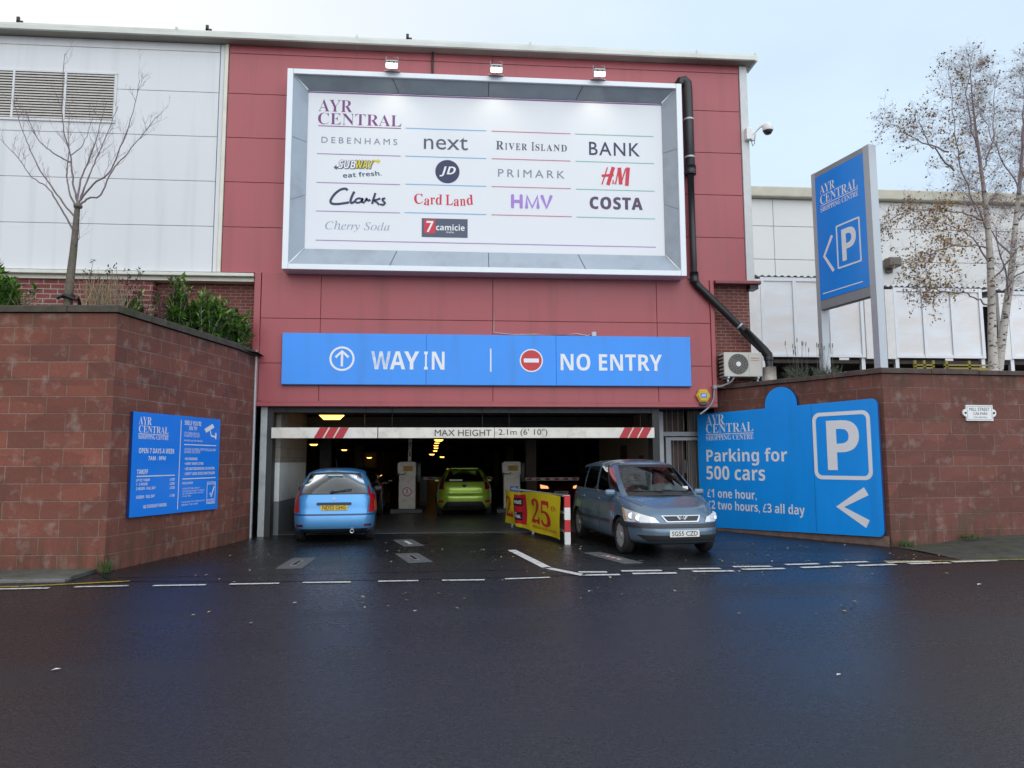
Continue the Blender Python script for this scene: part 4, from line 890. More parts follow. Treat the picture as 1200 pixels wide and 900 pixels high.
    def mirror(s, x, y, z, mt):
        for sg in (1, -1):
            m = MB(); m.box(-.055, .055, -.10, .10, -.062, .062, 0, bev=.045); bmesh.ops.translate(m.bm, verts=m.bm.verts, vec=(x, sg*(y+.12), z))
            m.tube([(x, sg*(y-.03), z-.05), (x, sg*(y+.08), z-.03)], .03, 6, 1); obj('wing_mirror', m, [mt, TRIM], s.root, local=True)
    def seats(s, rows, mt=CABIN):
        c = s.c; m = MB(); zt = min(q[2] for q in c['gh'])
        m.box(c['ax'][1]-.2, c['ax'][0]-.35, -c['W']/2+.16, c['W']/2-.16, zt+.015, zt+.03, 0)
        obj('parcel_shelf', m, CABIN, s.root, local=True)
        for x in rows:
            for y in (-.36, .36):
                m = MB(); m.box(x-.06, x+.08, y-.23, y+.23, zt, zt+.22, bev=.05); m.box(x-.03, x+.06, y-.12, y+.12, zt+.24, zt+.42, bev=.04); m.box(x+.0, x+.02, y-.05, y+.05, zt+.2, zt+.26); obj('seat', m, mt, s.root, local=True, smooth=40)

# --- small blue hatchback waiting at the left lane
c3 = dict(L=3.85, W=1.667, z0=.20, n=4.4, nr=6.5, wr=.295, ax=(1.24, -1.22), top=[(-1.93, .95), (-1.4, .96), (-.5, .95), (.5, .95), (1.0, .94), (1.5, .84), (1.93, .70)],
    dw=[(0, .13), (.05, .05), (.15, .015), (.4, 0), (.6, 0), (.8, .015), (.93, .035), (1, .07)], df=[(0, .14), (.1, .03), (.3, 0), (.5, .01), (.7, .06), (.9, .2), (1, .3)], dr=[(0, .13), (.06, .05), (.2, .0), (.45, .0), (.52, .02), (.56, .05), (.8, .07), (1, .11)], crown=.03, rcrown=.075,
    gh=[(1.08, 0, .97, .25, 0, 1.40), (.92, .62, .955, .18, .47, 1.385), (.80, .72, .95, .08, .535, 1.38), (-.15, .765, .95, -.25, .575, 1.40), (-.24, .765, .95, -.33, .575, 1.40), (-.98, .755, .955, -.92, .565, 1.385), (-1.5, .735, .96, -1.25, .545, 1.375), (-1.72, .66, .955, -1.40, .50, 1.37), (-1.805, 0, .95, -1.50, 0, 1.41)], rearlow=1)
BLUEP = paint('sky_blue_metallic', (.075, .30, .62))
k = Car(c3, 'hatchback', 'small light blue hatchback seen from behind, waiting at the left lane of the entrance', (-2.50, .55, .004), R(95.5), None)
k.body(BLUEP); k.cabin(BLUEP, ['front', 'body', 'side', 'body', 'side', 'body', 'body', 'rear'], GLASS); k.wheels(6)
k.seats((-.75, .25)); k.mirror(.72, .74, .98, TRIM)
for sg in (1, -1):
    k.patch('tail_light', [(k.tr(sg*.665), .60), (k.tr(sg*.832), .60), (k.tr(sg*.826), .955), (k.tr(sg*.73), .955)], TAIL, .014, fn=k.Pz)
    k.patch('tail_light', [(sg*6.35, .0), (sg*6.98, .0), (sg*6.72, .42), (sg*6.5, .42)], TAIL, .012, 6, 6, fn=k.G)
k.patch('bumper_strip_or_shade', [(math.pi-1.45, .545), (math.pi+1.45, .545), (math.pi+1.45, .575), (math.pi-1.45, .575)], mat('blue_shadow_strip', (.012, .05, .13), .4), .004, 40, 2, fn=k.Pz)  # shade along the bumper crease, painted as a darker blue strip
fr = frame((-1.86, 0, 0), (0, -1, 0), (-1, 0, 0))
m = MB(); m.prism(rrect(-.34, .34, .745, .80, .02, 3), frame((-1.862, 0, 0), (0, -1, 0), (-1, 0, 0)), -.04, .028); obj('tailgate_handle', m, mat('blue_dark_plastic', (.012, .03, .07), .35), k.root, local=True)
k.plate('ND52 GHG', False, .70, x=-1.875)
for sg in (1, -1):
    m = MB(); m.tube([k.Pz(k.tr(sg*(.655+.05*(z_-.6)/.35)), z_)+Vector((-.001, 0, 0)) for z_ in (.585, .65, .75, .85, .95)], .004, 4); obj('tailgate_seam', m, TRIM, k.root, local=True)
    k.patch('reflector', [(k.tr(sg*y_), z_) for y_, z_ in ((.60, .33), (.74, .33), (.74, .37), (.60, .37))], TAILD, .006, 5, 3, fn=k.Pz)
k.patch('bumper_strip_or_shade', [(math.pi-.55, .215), (math.pi+.55, .215), (math.pi+.55, .285), (math.pi-.55, .285)], TRIM, .004, 24, 2, fn=k.Pz)  # shadow under the rear valance, painted on as a dark strip
m = MB(); m.tube([(-1.80, 0, 1.43), (-1.72, .28, 1.43), (-1.72, -.28, 1.43)], .001, 3); obj('roof_seam', m, TRIM, k.root, local=True)
m = MB(); m.box(-1.60, -1.54, -.15, .15, 1.315, 1.345, 0, bev=.006); obj('brake_light', m, mat('brake_lens', (.35, .55, .6), .2), k.root, local=True)
m = MB(); m.tube([(-1.80, .05, 1.0), (-1.80, -.1, 1.03), (-1.77, -.34, 1.06)], .012, 6); m.lathe([(0, 0), (.035, 0), (.03, .03), (0, .035)], (-1, 0, .3), (-1.80, .05, 1.0), 12); obj('wiper', m, TRIM, k.root, local=True)
m = MB(); m.lathe([(.028, -.2), (.04, -.02), (.043, .0), (.034, .0), (.03, -.12)], (-1, 0, -.12), (-1.93, -.36, .235), 16); obj('exhaust_pipe', m, CHROME, k.root, local=True)
m = MB(); fr2 = frame((-1.852, 0, 0), (0, -1, 0), (-1, 0, 0)); stroke(m, [(-.03, .868), (0, .895), (.03, .868)], .012, fr2, .02); stroke(m, [(-.03, .845), (0, .872), (.03, .845)], .012, fr2, .02); obj('badge', m, CHROME, k.root, local=True)
m = MB(); m.tube([(-1.15, 0, 1.48), (-1.55, 0, 1.66)], [.008, .004], 5); obj('aerial', m, TRIM, k.root, local=True)

# --- green hatchback inside
fi = dict(L=3.95, W=1.72, z0=.20, n=4.2, nr=4.8, wr=.30, ax=(1.25, -1.24), top=[(-1.98, .99), (-1.4, 1.0), (-.5, .97), (.5, .94), (1.0, .93), (1.5, .84), (1.98, .70)],
    dw=[(0, .12), (.05, .05), (.15, .01), (.4, 0), (.6, .01), (.8, .03), (.93, .06), (1, .10)], df=[(0, .14), (.1, .03), (.3, 0), (.5, .01), (.7, .06), (.9, .2), (1, .3)], dr=[(0, .16), (.06, .08), (.2, .02), (.4, .0), (.52, .0), (.58, .05), (.75, .05), (.9, .08), (1, .12)], crown=.03, rcrown=.07,
    gh=[(1.15, 0, .96, .35, 0, 1.37), (.95, .62, .95, .25, .46, 1.355), (.82, .72, .945, .12, .52, 1.35), (-.2, .755, .955, -.30, .55, 1.37), (-.30, .755, .96, -.38, .55, 1.37), (-1.0, .745, .98, -1.0, .53, 1.35), (-1.5, .71, .995, -1.35, .50, 1.335), (-1.74, .60, .99, -1.50, .43, 1.32), (-1.84, 0, .985, -1.60, 0, 1.36)], rearlow=2)
GREENP = paint('lime_green_metallic', (.36, .56, .05))
k = Car(fi, 'hatchback', 'lime green hatchback between the two ticket machines, seen from behind', (.40, 7.18, .01), R(90), None)
k.body(GREENP); k.cabin(GREENP, ['front', 'body', 'side', 'body', 'side', 'body', 'body', 'rear'], DGLASS); k.wheels(7); k.seats((-.75, .2)); k.mirror(.75, .73, .98, GREENP)
for sg in (1, -1):
    k.patch('tail_light', [(k.tr(sg*.60), .78), (k.tr(sg*.81), .80), (k.tr(sg*.80), .985), (k.tr(sg*.64), .985)], TAILD, .014, fn=k.Pz)
    k.patch('tail_light', [(sg*6.15, .0), (sg*7.0, .0), (sg*6.8, .55), (sg*6.45, .6)], TAILD, .012, 6, 6, fn=k.G)
    k.patch('reflector', [(k.tr(sg*y_), z_) for y_, z_ in ((.60, .40), (.75, .41), (.75, .46), (.60, .47))], TAIL, .008, 5, 3, fn=k.Pz)
k.patch('diffuser', [(k.tr(.66), .22), (k.tr(-.66), .22), (k.tr(-.50), .44), (k.tr(.50), .44)], TRIM, .006, 24, 5, fn=k.Pz)
m = MB(); m.prism([(-.44, .66), (.44, .66), (.50, .82), (-.50, .82)], frame((-1.885, 0, 0), (0, -1, 0), (-1, 0, 0)), -.06, -.002); obj('plate_recess_shade', m, mat('green_shadow', (.05, .09, .012), .5), k.root, local=True)  # flat panel in darkened green paints in the shade of the plate recess
k.plate('SA09 LMF', False, .745, x=-1.888)
m = MB(); m.lathe([(0, 0), (.05, .0), (.045, .012), (0, .014)], (-1, 0, .1), (-1.905, 0, .885), 18); bmesh.ops.scale(m.bm, verts=m.bm.verts, vec=(1, 1.4, 1)); obj('badge', m, mat('badge_blue', (.02, .03, .12), .3), k.root, local=True)
m = MB(); m.box(-1.74, -1.52, -.40, .40, 1.375, 1.405, 0, bev=.012); obj('spoiler', m, GREENP, k.root, local=True)
m = MB(); rect(m, (-.44, -.06, 1.025, 1.075), frame((-1.85, 0, 0), (0, -1, 0), (-1, 0, 0)), .009, 1); obj('window_sticker', m, [PLK, mat('sticker', (.45, .5, .35), .5)], k.root, local=True)

# --- blue grey people carrier coming out
zf = dict(L=4.32, W=1.742, z0=.21, n=3.9, nr=6.5, wr=.315, ax=(1.27, -1.43), top=[(-2.17, 1.02), (-1.0, 1.0), (.5, .985), (1.0, .985), (1.3, .96), (1.7, .86), (2.0, .775), (2.17, .72)],
    dw=[(0, .12), (.05, .05), (.15, .012), (.4, 0), (.6, .0), (.8, .018), (.93, .04), (1, .075)], df=[(0, .16), (.08, .05), (.2, .01), (.4, .0), (.5, .0), (.56, .03), (.66, .06), (.8, .11), (.92, .19), (1, .27)], dr=[(0, .12), (.06, .04), (.2, 0), (.5, 0), (.6, .03), (.8, .05), (1, .08)], crown=.045, rcrown=.075,
    gh=[(1.42, 0, 1.0, .52, 0, 1.545), (1.20, .64, .985, .36, .53, 1.535), (1.10, .72, .98, .26, .585, 1.53), (.80, .785, .985, .10, .61, 1.54), (.72, .79, .985, .02, .613, 1.54), (-.05, .80, .99, -.22, .63, 1.565), (-.16, .80, .99, -.32, .63, 1.565), (-.98, .795, 1.0, -1.02, .62, 1.555), (-1.10, .79, 1.0, -1.12, .615, 1.55), (-1.80, .765, 1.01, -1.62, .585, 1.52), (-1.98, .70, 1.01, -1.76, .53, 1.51), (-2.07, 0, 1.01, -1.84, 0, 1.55)])
GREYP = paint('blue_grey_metallic', (.105, .165, .235), .25, .2)
ZRZ = math.atan2(-1, .10)
k = Car(zf, 'people_carrier', 'blue grey people carrier with two people inside, driving out beside the blue board', (3.66, -2.15, .004), ZRZ, None)
k.body(GREYP); k.cabin(GREYP, ['front', 'body', 'side', 'body', 'side', 'body', 'side', 'body', 'side', 'body', 'rear'], GLASS, black=(3,)); k.wheels(8)
k.seats((-.95, -.05)); k.mirror(.86, .74, 1.03, GREYP)
for sg in (1, -1):
    o_ = k.patch('headlight', [(sg*k_, v) for k_, v in ((k.th(.40), .575), (1.04, .575), (1.09, .80), (k.th(.47), .655))], LGLASS, .012, 14, 7, fn=k.Pz)
    m_ = MB()
    for th_, v_ in ((.68, .64), (.86, .665)):
        p = k.Pz(sg*th_, v_); m_.lathe([(.062, .0), (.055, .012), (.03, .004), (0, .0)], (1, sg*.35, .25), p+Vector((.012, sg*.006, .006)), 16)
    obj('reflector', m_, CHROME, o_, local=True)
    k.patch('indicator', [(sg*k_, v) for k_, v in ((.985, .60), (1.03, .60), (1.075, .775), (1.03, .775))], AMBER, .016, 4, 4, fn=k.Pz)
    k.patch('tail_light', [(k.tr(sg*.66), .70), (k.tr(sg*.84), .70), (k.tr(sg*.825), 1.0), (k.tr(sg*.68), 1.0)], TAIL, .01, fn=k.Pz)
    k.patch('side_moulding', [(sg*1.42, .50), (sg*1.82, .50), (sg*1.82, .555), (sg*1.42, .555)], mat('side_strip', (.03, .04, .06), .4), .008, 24, 2, fn=k.Pz)
    for x_ in (.05, -.95):
        m = MB(); zz = .90; p = k.P(sg*(math.pi/2), .88); m.box(x_-.10, x_+.10, p.y-.012 if sg > 0 else p.y-.018, p.y+.018 if sg > 0 else p.y+.012, zz-.018, zz+.018, 0, bev=.01); obj('door_handle', m, GREYP, k.root, local=True)
    m = MB(); m.tube([k.P(sg*(.55+.75*i/14), .994)+Vector((0, 0, .001)) for i in range(15)], .0045, 4); obj('bonnet_seam', m, TRIM, k.root, local=True)
    for xa in (.95, -.02, -1.02):     # door shut lines
        m = MB(); pts = []
        for v_ in [i/10 for i in range(1, 11)]:
            cand = min((abs(k.P(sg*t_, v_).x-(xa+.06*(1-v_))), t_) for t_ in [1.2+i*.012 for i in range(60)]); p = k.P(sg*cand[1], v_); pts.append(p+Vector((0, sg*.001, 0)))
        m.tube(pts, .004, 4); obj('door_seam', m, TRIM, k.root, local=True)
k.patch('bumper_strip_or_shade', [(-1.16, .49), (1.16, .49), (1.16, .555), (-1.16, .555)], mat('bumper_black', (.022, .026, .034), .45), .012, 40, 3, fn=k.Pz)
k.patch('lower_grille', [(k.th(-.60), .275), (k.th(.60), .275), (k.th(.72), .375), (k.th(-.72), .375)], mat('mesh_black', (.010, .010, .011), .7), .006, 24, 4, fn=k.Pz)
k.patch('grille', [(k.th(-.28), .582), (k.th(.28), .582), (k.th(.36), .69), (k.th(-.36), .69)], SILV, .010, 16, 4, fn=k.Pz)
k.patch('grille', [(k.th(-.26), .60), (k.th(.26), .60), (k.th(.325), .675), (k.th(-.325), .675)], BLACK, .014, 16, 4, fn=k.Pz)
zg = .637; xg = k.Pz(0, .637).x
m = MB(); f_ = frame((xg+.022, 0, zg), (0, 1, 0), (1, 0, .2)); stroke(m, [(-.085, .055), (0, -.06), (.085, .055)], .034, f_, 0); m.ring(circ(0, .035, .030, 20), circ(0, .035, .022, 20), f_, -.004, .003); obj('badge', m, SILV, k.root, local=True)
k.plate('SG55 CZD', True, .405)
m = MB()
for y0, y1 in ((.55, -.05), (-.05, -.62)):
    P_ = [k.G(y0/.64 if y0 < .64 else 1, .10)]; m.tube([k.G(y0*1.4 if abs(y0) < .7 else .9, .09)+Vector((.02, 0, .015)), k.G(y1*1.4, .13)+Vector((.02, 0, .018))], .012, 5)
obj('wiper', m, TRIM, k.root, local=True)
m = MB(); m.lathe([(.17, -.012), (.185, 0), (.17, .012), (.155, 0), (.17, -.012)], (.9, 0, .45), (.62, -.36, 1.08), 24); obj('steering_wheel', m, BLACK, k.root, local=True)
for y_, t_ in ((-.2, .90), (.02, .905), (.16, .90)):
    pass
m = MB(); q = k.G(.80, .22); m.box(q.x-.01, q.x+.012, q.y-.05, q.y+.05, q.z-.03, q.z+.03, 0, rot=None); obj('permit_sticker', m, WHITE, k.root, local=True)
ZF = k

# --- dark red car at the exit barrier and a dark car deeper inside
gen = dict(L=4.1, W=1.70, z0=.20, n=4.2, nr=5, wr=.30, ax=(1.25, -1.3), top=[(-2.05, .97), (-1, .95), (.5, .93), (1.0, .92), (1.5, .82), (2.05, .70)],
    dw=c3['dw'], df=[(0, .14), (.1, .03), (.3, 0), (.5, .01), (.7, .05), (.9, .15), (1, .25)], dr=c3['dr'], crown=.03, rcrown=.06,
    gh=[(1.1, 0, .95, .25, 0, 1.34), (.95, .60, .94, .18, .47, 1.33), (.84, .71, .94, .08, .53, 1.33), (-.2, .76, .945, -.28, .56, 1.345), (-.3, .76, .945, -.36, .56, 1.345), (-1.1, .75, .955, -1.05, .55, 1.33), (-1.55, .72, .96, -1.3, .52, 1.32), (-1.8, .64, .96, -1.5, .48, 1.31), (-1.9, 0, .955, -1.58, 0, 1.34)])
REDC = paint('dark_red_metallic', (.10, .010, .012), .3, .3)
k = Car(gen, 'hatchback', 'dark red car with its lamps lit, behind the closed exit barrier arm', (4.06, 12.7, .01), R(-90), None)
k.body(REDC); k.cabin(REDC, ['front', 'body', 'side', 'body', 'side', 'body', 'body', 'rear'], DGLASS); k.wheels(6); k.mirror(.75, .74, .97, REDC)
for sg in (1, -1): k.patch('headlight', [(k.th(sg*y_), z_) for y_, z_ in ((.45, .58), (.72, .58), (.74, .72), (.50, .67))], mat('lit_headlight', (.8, .6, .4), .2, emit=((1, .42, .16), .9)), .01, fn=k.Pz)
k.patch('grille', [(-.3, .60), (.3, .60), (.36, .74), (-.36, .74)], BLACK, .008, 12, 3); k.plate('V184 JKB', True, .44)
DRKC = paint('black_metallic', (.012, .012, .014), .25, .2)
k = Car(gen, 'hatchback', 'dark car deep inside the left lane, mostly hidden behind the light blue hatchback', (-2.85, 7.6, .01), R(90), None)
k.body(DRKC); k.cabin(DRKC, ['front', 'body', 'side', 'body', 'side', 'body', 'body', 'rear'], DGLASS); k.wheels(6); k.mirror(.75, .74, .97, DRKC)
for sg in (1, -1): k.patch('tail_light', [(k.tr(sg*.62), .68), (k.tr(sg*.83), .68), (k.tr(sg*.82), .95), (k.tr(sg*.68), .95)], TAILD, .012, fn=k.Pz)

# ------------------------------------------------------------------ people in the people carrier
SKIN = mat('skin', (.50, .28, .20), .5, var=.06, scale=8); HAIR = mat('dark_hair', (.02, .014, .010), .6, var=.3, scale=30)
def sitter(label, loc, rz, top, arms):
    root = thing('person', label, 'person', loc, rz)
    J = {'pel': ((0, 0, .10), .15), 'bel': ((-.02, 0, .28), .14), 'che': ((-.04, 0, .46), .155), 'nec': ((-.03, 0, .60), .055), 'jaw': ((0, 0, .68), .062), 'hea': ((.005, 0, .76), .088), 'cro': ((-.01, 0, .83), .072),
         'ls': ((-.03, .17, .53), .06), 'le': ((.10, .24, .30), .045), 'lh': (arms[0], .036), 'rs': ((-.03, -.17, .53), .06), 're': ((.10, -.24, .30), .045), 'rh': (arms[1], .036),
         'lt': ((.05, .09, .08), .085), 'lk': ((.42, .11, .10), .06), 'rt': ((.05, -.09, .08), .085), 'rk': ((.42, -.11, .10), .06)}
    E = [('pel', 'bel'), ('bel', 'che'), ('che', 'nec'), ('nec', 'jaw'), ('jaw', 'hea'), ('hea', 'cro'), ('che', 'ls'), ('ls', 'le'), ('le', 'lh'), ('che', 'rs'), ('rs', 're'), ('re', 'rh'), ('pel', 'lt'), ('lt', 'lk'), ('pel', 'rt'), ('rt', 'rk')]
    keys = list(J); me = bpy.data.meshes.new('p'); me.from_pydata([J[q][0] for q in keys], [(keys.index(a), keys.index(b)) for a, b in E], [])
    o = bpy.data.objects.new('p', me); SC.collection.objects.link(o); o.modifiers.new('s', 'SKIN')
    for i, q in enumerate(keys):
        r_ = J[q][1]; me.skin_vertices[0].data[i].radius = (r_, r_); me.skin_vertices[0].data[i].use_root = q == 'pel'
    sd = o.modifiers.new('u', 'SUBSURF'); sd.levels = 2; sd.render_levels = 2
    dg = bpy.context.evaluated_depsgraph_get(); dg.update(); nm = bpy.data.meshes.new_from_object(o.evaluated_get(dg)); bpy.data.objects.remove(o)
    b_ = MB(); b_.bm.from_mesh(nm); bpy.data.meshes.remove(nm)
    for f in b_.bm.faces:
        c_ = f.calc_center_median(); f.material_index = 0 if (c_.z > .615 or (c_.x > .2 and c_.z > .2)) else 1
    for q in arms:                                             # hands: palm, thumb and four curled fingers
        q = Vector(q); sy = 1 if q.y > 0 else -1; b_.lathe([(0, -.04), (.03, -.03), (.036, .02), (.02, .05), (0, .055)], (1, 0, .2), q, 10)
        for i in range(4): b_.tube([q+Vector((.03, (i-1.5)*.018, .01)), q+Vector((.07-.006*abs(i-1.5), (i-1.5)*.019, .012)), q+Vector((.088-.006*abs(i-1.5), (i-1.5)*.018, -.02))], [.009, .0085, .007], 6)
        b_.tube([q+Vector((-.005, -sy*.03, .01)), q+Vector((.03, -sy*.05, .02)), q+Vector((.055, -sy*.05, .0))], [.011, .01, .008], 6)
    b_.lathe([(0, 0), (.014, .0), (.010, .025), (0, .03)], (1, 0, -.1), (.082, 0, .745), 8)          # nose
    for s_ in (-1, 1):
        b_.lathe([(0, 0), (.012, 0), (.008, .008), (0, .01)], (1, 0, 0), (.080, s_*.032, .775), 8, 2); b_.lathe([(0, -.01), (.022, -.006), (.022, .006), (0, .01)], (0, 1, 0), (-.005, s_*.088, .75), 8)
    b_.box(.074, .084, -.024, .024, .702, .710, 3)
    obj('figure', b_, [SKIN, top, HAIR, mat('lips', (.35, .1, .09), .5)], root, local=True)
    h_ = MB(); G = []
    for i in range(9):
        ph = R(-15+i*105/8); rr = .104*math.cos(ph-R(0)); G.append([Vector((-.012+rr*.96*math.cos(a)-.012*(1 if math.cos(a) > .2 else 0), rr*.92*math.sin(a), .78+.098*math.sin(ph)-(0 if math.cos(a) > .1 else .035*(1-i/8)))) for a in [2*math.pi*j/20 for j in range(20)] ])
    h_.grid([[p for p in row]+[row[0]] for row in G]); obj('hair', h_, HAIR, root, local=True)
    for f in root.children[0].data.polygons: f.use_smooth = True
    return root
M_ = Matrix.Translation(Vector((3.66, -2.15, .004))) @ Matrix.Rotation(ZRZ, 4, 'Z')
sitter('person with dark hair in a pale top in the seat nearer the blue parking board', tuple(M_ @ Vector((.28, .36, .57))), ZRZ, mat('pale_top', (.45, .52, .50), .8, var=.1), ((.30, .20, .34), (.32, -.14, .36)))
sitter('person in a dark red top at the steering wheel, on the side nearer the bollard', tuple(M_ @ Vector((.26, -.36, .55))), ZRZ, mat('red_top', (.22, .02, .03), .8, var=.1), ((.36, .14, .52), (.36, -.14, .52)))
# ------------------------------------------------------------------ entrance furniture
def machine(label, x, y, disc):
    t = thing('ticket_machine', label, 'ticket machine', (x, y, .006), 0, 'ticket machines between the lanes')
    m = MB(); m.box(-.50, .50, -.42, 1.6, 0, .13, 0, bev=.02); obj('plinth', m, mat('island_kerb', (.10, .10, .10), .7, var=.25, bump=.2), t, local=True)
    m = MB(); fr = frame((0, 0, 0), (1, 0, 0), (0, -1, 0)); m.box(-.26, .26, -.22, .26, .13, 1.18, 0, bev=.02)
    for q in ([(-.22, 1.18), (.24, 1.18), (.26, 1.50), (.27, 1.56), (-.27, 1.56), (-.27, 1.50)],): pass
    V = [(-.25, 1.181), (-.31, 1.30), (-.31, 1.54), (-.27, 1.585), (.25, 1.585), (.25, 1.181)]
    m.prism([(a, b) for a, b in [(-.27, 1.181), (.27, 1.181), (.27, 1.55), (.22, 1.59), (-.22, 1.59), (-.30, 1.54), (-.30, 1.32)]], lambda u, z, h: Vector((u, -.24-h if False else -.24+h, z)), 0, .50)
    m.box(.29, .42, -.14, .2, .95, 1.56, 1, bev=.02); obj('cabinet', m, [mat('machine_cream', (.72, .67, .60), .5, var=.08, scale=4, dirt=((.30, .27, .23), 5, .5)), TRIM], t, local=True, smooth=30)
    fr = frame((0, -.245, 0), (1, 0, 0), (0, -1, 0))
    m = MB(); m.prism(rrect(-.13, .19, 1.30, 1.47, .01, 2), fr, 0, .006); obj('notice', m, mat('notice_yellow', (.55, .36, .02), .5, var=.1), t, local=True)
    m = MB()
    for i in range(4): rect(m, (-.10, .16-.05*(i % 2), 1.325+i*.034, 1.338+i*.034), fr, .009)
    obj('notice_print', m, mat('notice_ink', (.16, .10, .02), .6), t, local=True)
    m = MB(); m.tube([(-.27, -.26, 1.215), (-.12, -.27, 1.20), (-.03, -.27, 1.245)], .014, 5); m.box(-.30, -.24, -.26, -.24, 1.19, 1.235); obj('card_slot', m, BLACK, t, local=True)
    fr = frame((0, -.222, 0), (1, 0, 0), (0, -1, 0)); m = MB()
    if disc:
        m.prism(circ(.0, .66, .145, 28), fr, 0, .004, 0); m.face([fr(u, z, .0055) for u, z in circ(.0, .66, .112, 28)], 1); write(m, '5', 'bold', (-.035, .035, .65, .74), fr, .008, 2); write(m, 'MPH', 'bold', (-.06, .06, .60, .63), fr, .008, 2)
        obj('speed_disc', m, [REDP, WHITE, PLK], t, local=True)
    else:
        m.prism(rrect(-.06, .20, .58, .82, .01, 2), fr, 0, .004, 0); write(m, 'PAY', 'bold', (.02, .12, .74, .79), fr, .007, 1); write(m, 'BEFORE', 'bold', (-.03, .17, .68, .72), fr, .007, 1); write(m, 'RETURN', 'bold', (-.03, .17, .62, .66), fr, .007, 1)
        obj('notice', m, [BLUE_T, LETW], t, local=True)
machine('cream ticket machine with a round red edged 5 MPH disc, left of the green hatchback', -1.36, 7.2, True)
machine('cream ticket machine with a square blue notice, right of the green hatchback', 1.92, 7.0, False)
def arm(label, x, y, d, ln, up=False):
    t = thing('barrier', label, 'barrier', (x, y, .006), 0, 'barriers of the car park lanes')
    m = MB(); m.box(-.16, .16, -.17, .17, 0, .12, 1); m.box(-.15, .15, -.16, .16, .121, 1.02, 0, bev=.02); m.box(-.17, .17, -.18, .18, 1.021, 1.06, 1, bev=.01); obj('cabinet', m, [mat('barrier_grey', (.20, .20, .20), .5, var=.1), TRIM], t, local=True)
    A = Vector((d, 0, 0)) if not up else Vector((.02, 0, 1)); o = Vector((0, -.20, .98)); m = MB(); n_ = int(ln/.32); w_ = Vector((0, 0, 1)) if not up else Vector((1, 0, 0))
    for i in range(n_):
        p, q = o+A*(i*.32), o+A*((i+1)*.32)
        for a, b, mi in ((p, p+(q-p)*.5, 0), (p+(q-p)*.5, q, 1)):
            R_ = [a-w_*.055, b-w_*.055, b+w_*.055, a+w_*.055]; Y = Vector((0, .05, 0))
            m.face(R_, 0); m.face([v+Y for v in R_][::-1], 0); m.face([R_[0], R_[0]+Y, R_[1]+Y, R_[1]], 0); m.face([R_[3], R_[2], R_[2]+Y, R_[3]+Y], 0)
            if mi: m.face([v+Vector((0, -.003, 0))+w_*(.022 if j < 2 else -.022) for j, v in enumerate(R_)], 1)
    obj('barrier_arm', m, [mat('arm_white', (.85, .80, .76), .5, var=.1), REDP], t, local=True)
arm('barrier with its striped arm closed across the exit lane, beside the right ticket machine', 2.15, 9.3, 1, 3.3)
arm('barrier with its arm raised upright behind the left ticket machine', -1.40, 8.9, -1, 1.9, True)
arm('barrier with its short striped arm closed in front of the green hatchback', -1.0, 11.2, 1, 2.7)
# bollard and the advertising banner tied to it
t = thing('bollard', 'short square red and white striped post at the end of the yellow banner', 'bollard', (2.267, -2.03, .004))
m = MB()
for i in range(4): m.box(-.055, .055, -.055, .055, i*.235, i*.235+.2345, 1-(i % 2) if False else (0 if i % 2 == 0 else 1))
m.box(-.05, .05, -.05, .05, .9405, .946, 0); obj('post', m, [WHITE, REDP], t, local=True)
t = thing('guard_rail', 'low metal guard rail behind the yellow and red banner', 'railing', (1.9, .2, .004))
m = MB()
pr = [(2.22, -1.9), (1.83, .1), (1.50, 1.75)]
for x, y in pr[1:]: m.tube([(x, y, 0), (x, y, .95)], .03, 8)
for z in (.25, .6, .93): m.tube([(x, y, z) for x, y in pr], .025, 8)
obj('rail', m, STEEL, t)
def bpt(u, z):                                 # banner sheet: hangs in shallow folds from the rail
    P_ = [(2.19, -1.98), (2.02, -1.18), (1.84, -.32), (1.66, .42), (1.60, .62), (1.47, 1.0), (1.40, 1.5)]
    i = min(int(u*6), 5); f = u*6-i; a, b = P_[i], P_[i+1]; x = a[0]+(b[0]-a[0])*f; y = a[1]+(b[1]-a[1])*f
    d = .05*math.sin(u*17+z*2)*(1-z)+.03*math.sin(u*9-z*4); sag = .05*math.sin(u*math.pi)*(1-z)
    return Vector((x-.06+d*.8, y-d*.4, .08+z*.84+.07*u*(1-z)+.06*math.sin(u*7)*z*.5))
def bcell(u, z):
    if z < .10 or z > .93: return 0
    if .44 < u < .76 and z > .05:
        if u > .49 and .60 < z < .84 or u > .49 and .20 < z < .44: return 2
        return 1
    return 0
t = thing('banner', 'crumpled yellow and red plastic banner with a big red 25 beside the bollard', 'banner', (1.9, -.6, .1))
m = MB(); NU, NZ = 96, 30
m.grid([[bpt(i/NU, j/NZ) for i in range(NU+1)] for j in range(NZ+1)], m=lambda j, i: bcell((i+.5)/NU, (j+.5)/NZ))
obj('sheet', m, [mat('banner_yellow', (.62, .50, .012), .45, var=.10, scale=3), mat('banner_red', (.50, .015, .03), .45, var=.1), PLK], t, smooth=60)
def onb(m, s, box, mi=0, st='serif'):
    V, F = glyphs(s, st); x0 = min(v[0] for v in V); x1 = max(v[0] for v in V); y0 = min(v[1] for v in V); y1 = max(v[1] for v in V); vs_ = []
    for x, y in V:
        u = box[0]+(box[1]-box[0])*(x-x0)/(x1-x0); z = box[2]+(box[3]-box[2])*(y-y0)/(y1-y0); p = bpt(u, z); n = (bpt(u+.01, z)-p).cross(bpt(u, z+.01)-p).normalized()
        if n.x > 0: n = -n
        vs_.append(m.bm.verts.new(p+n*.006))
    for f in F:
        try: m.bm.faces.new([vs_[i] for i in f]).material_index = mi
        except ValueError: pass
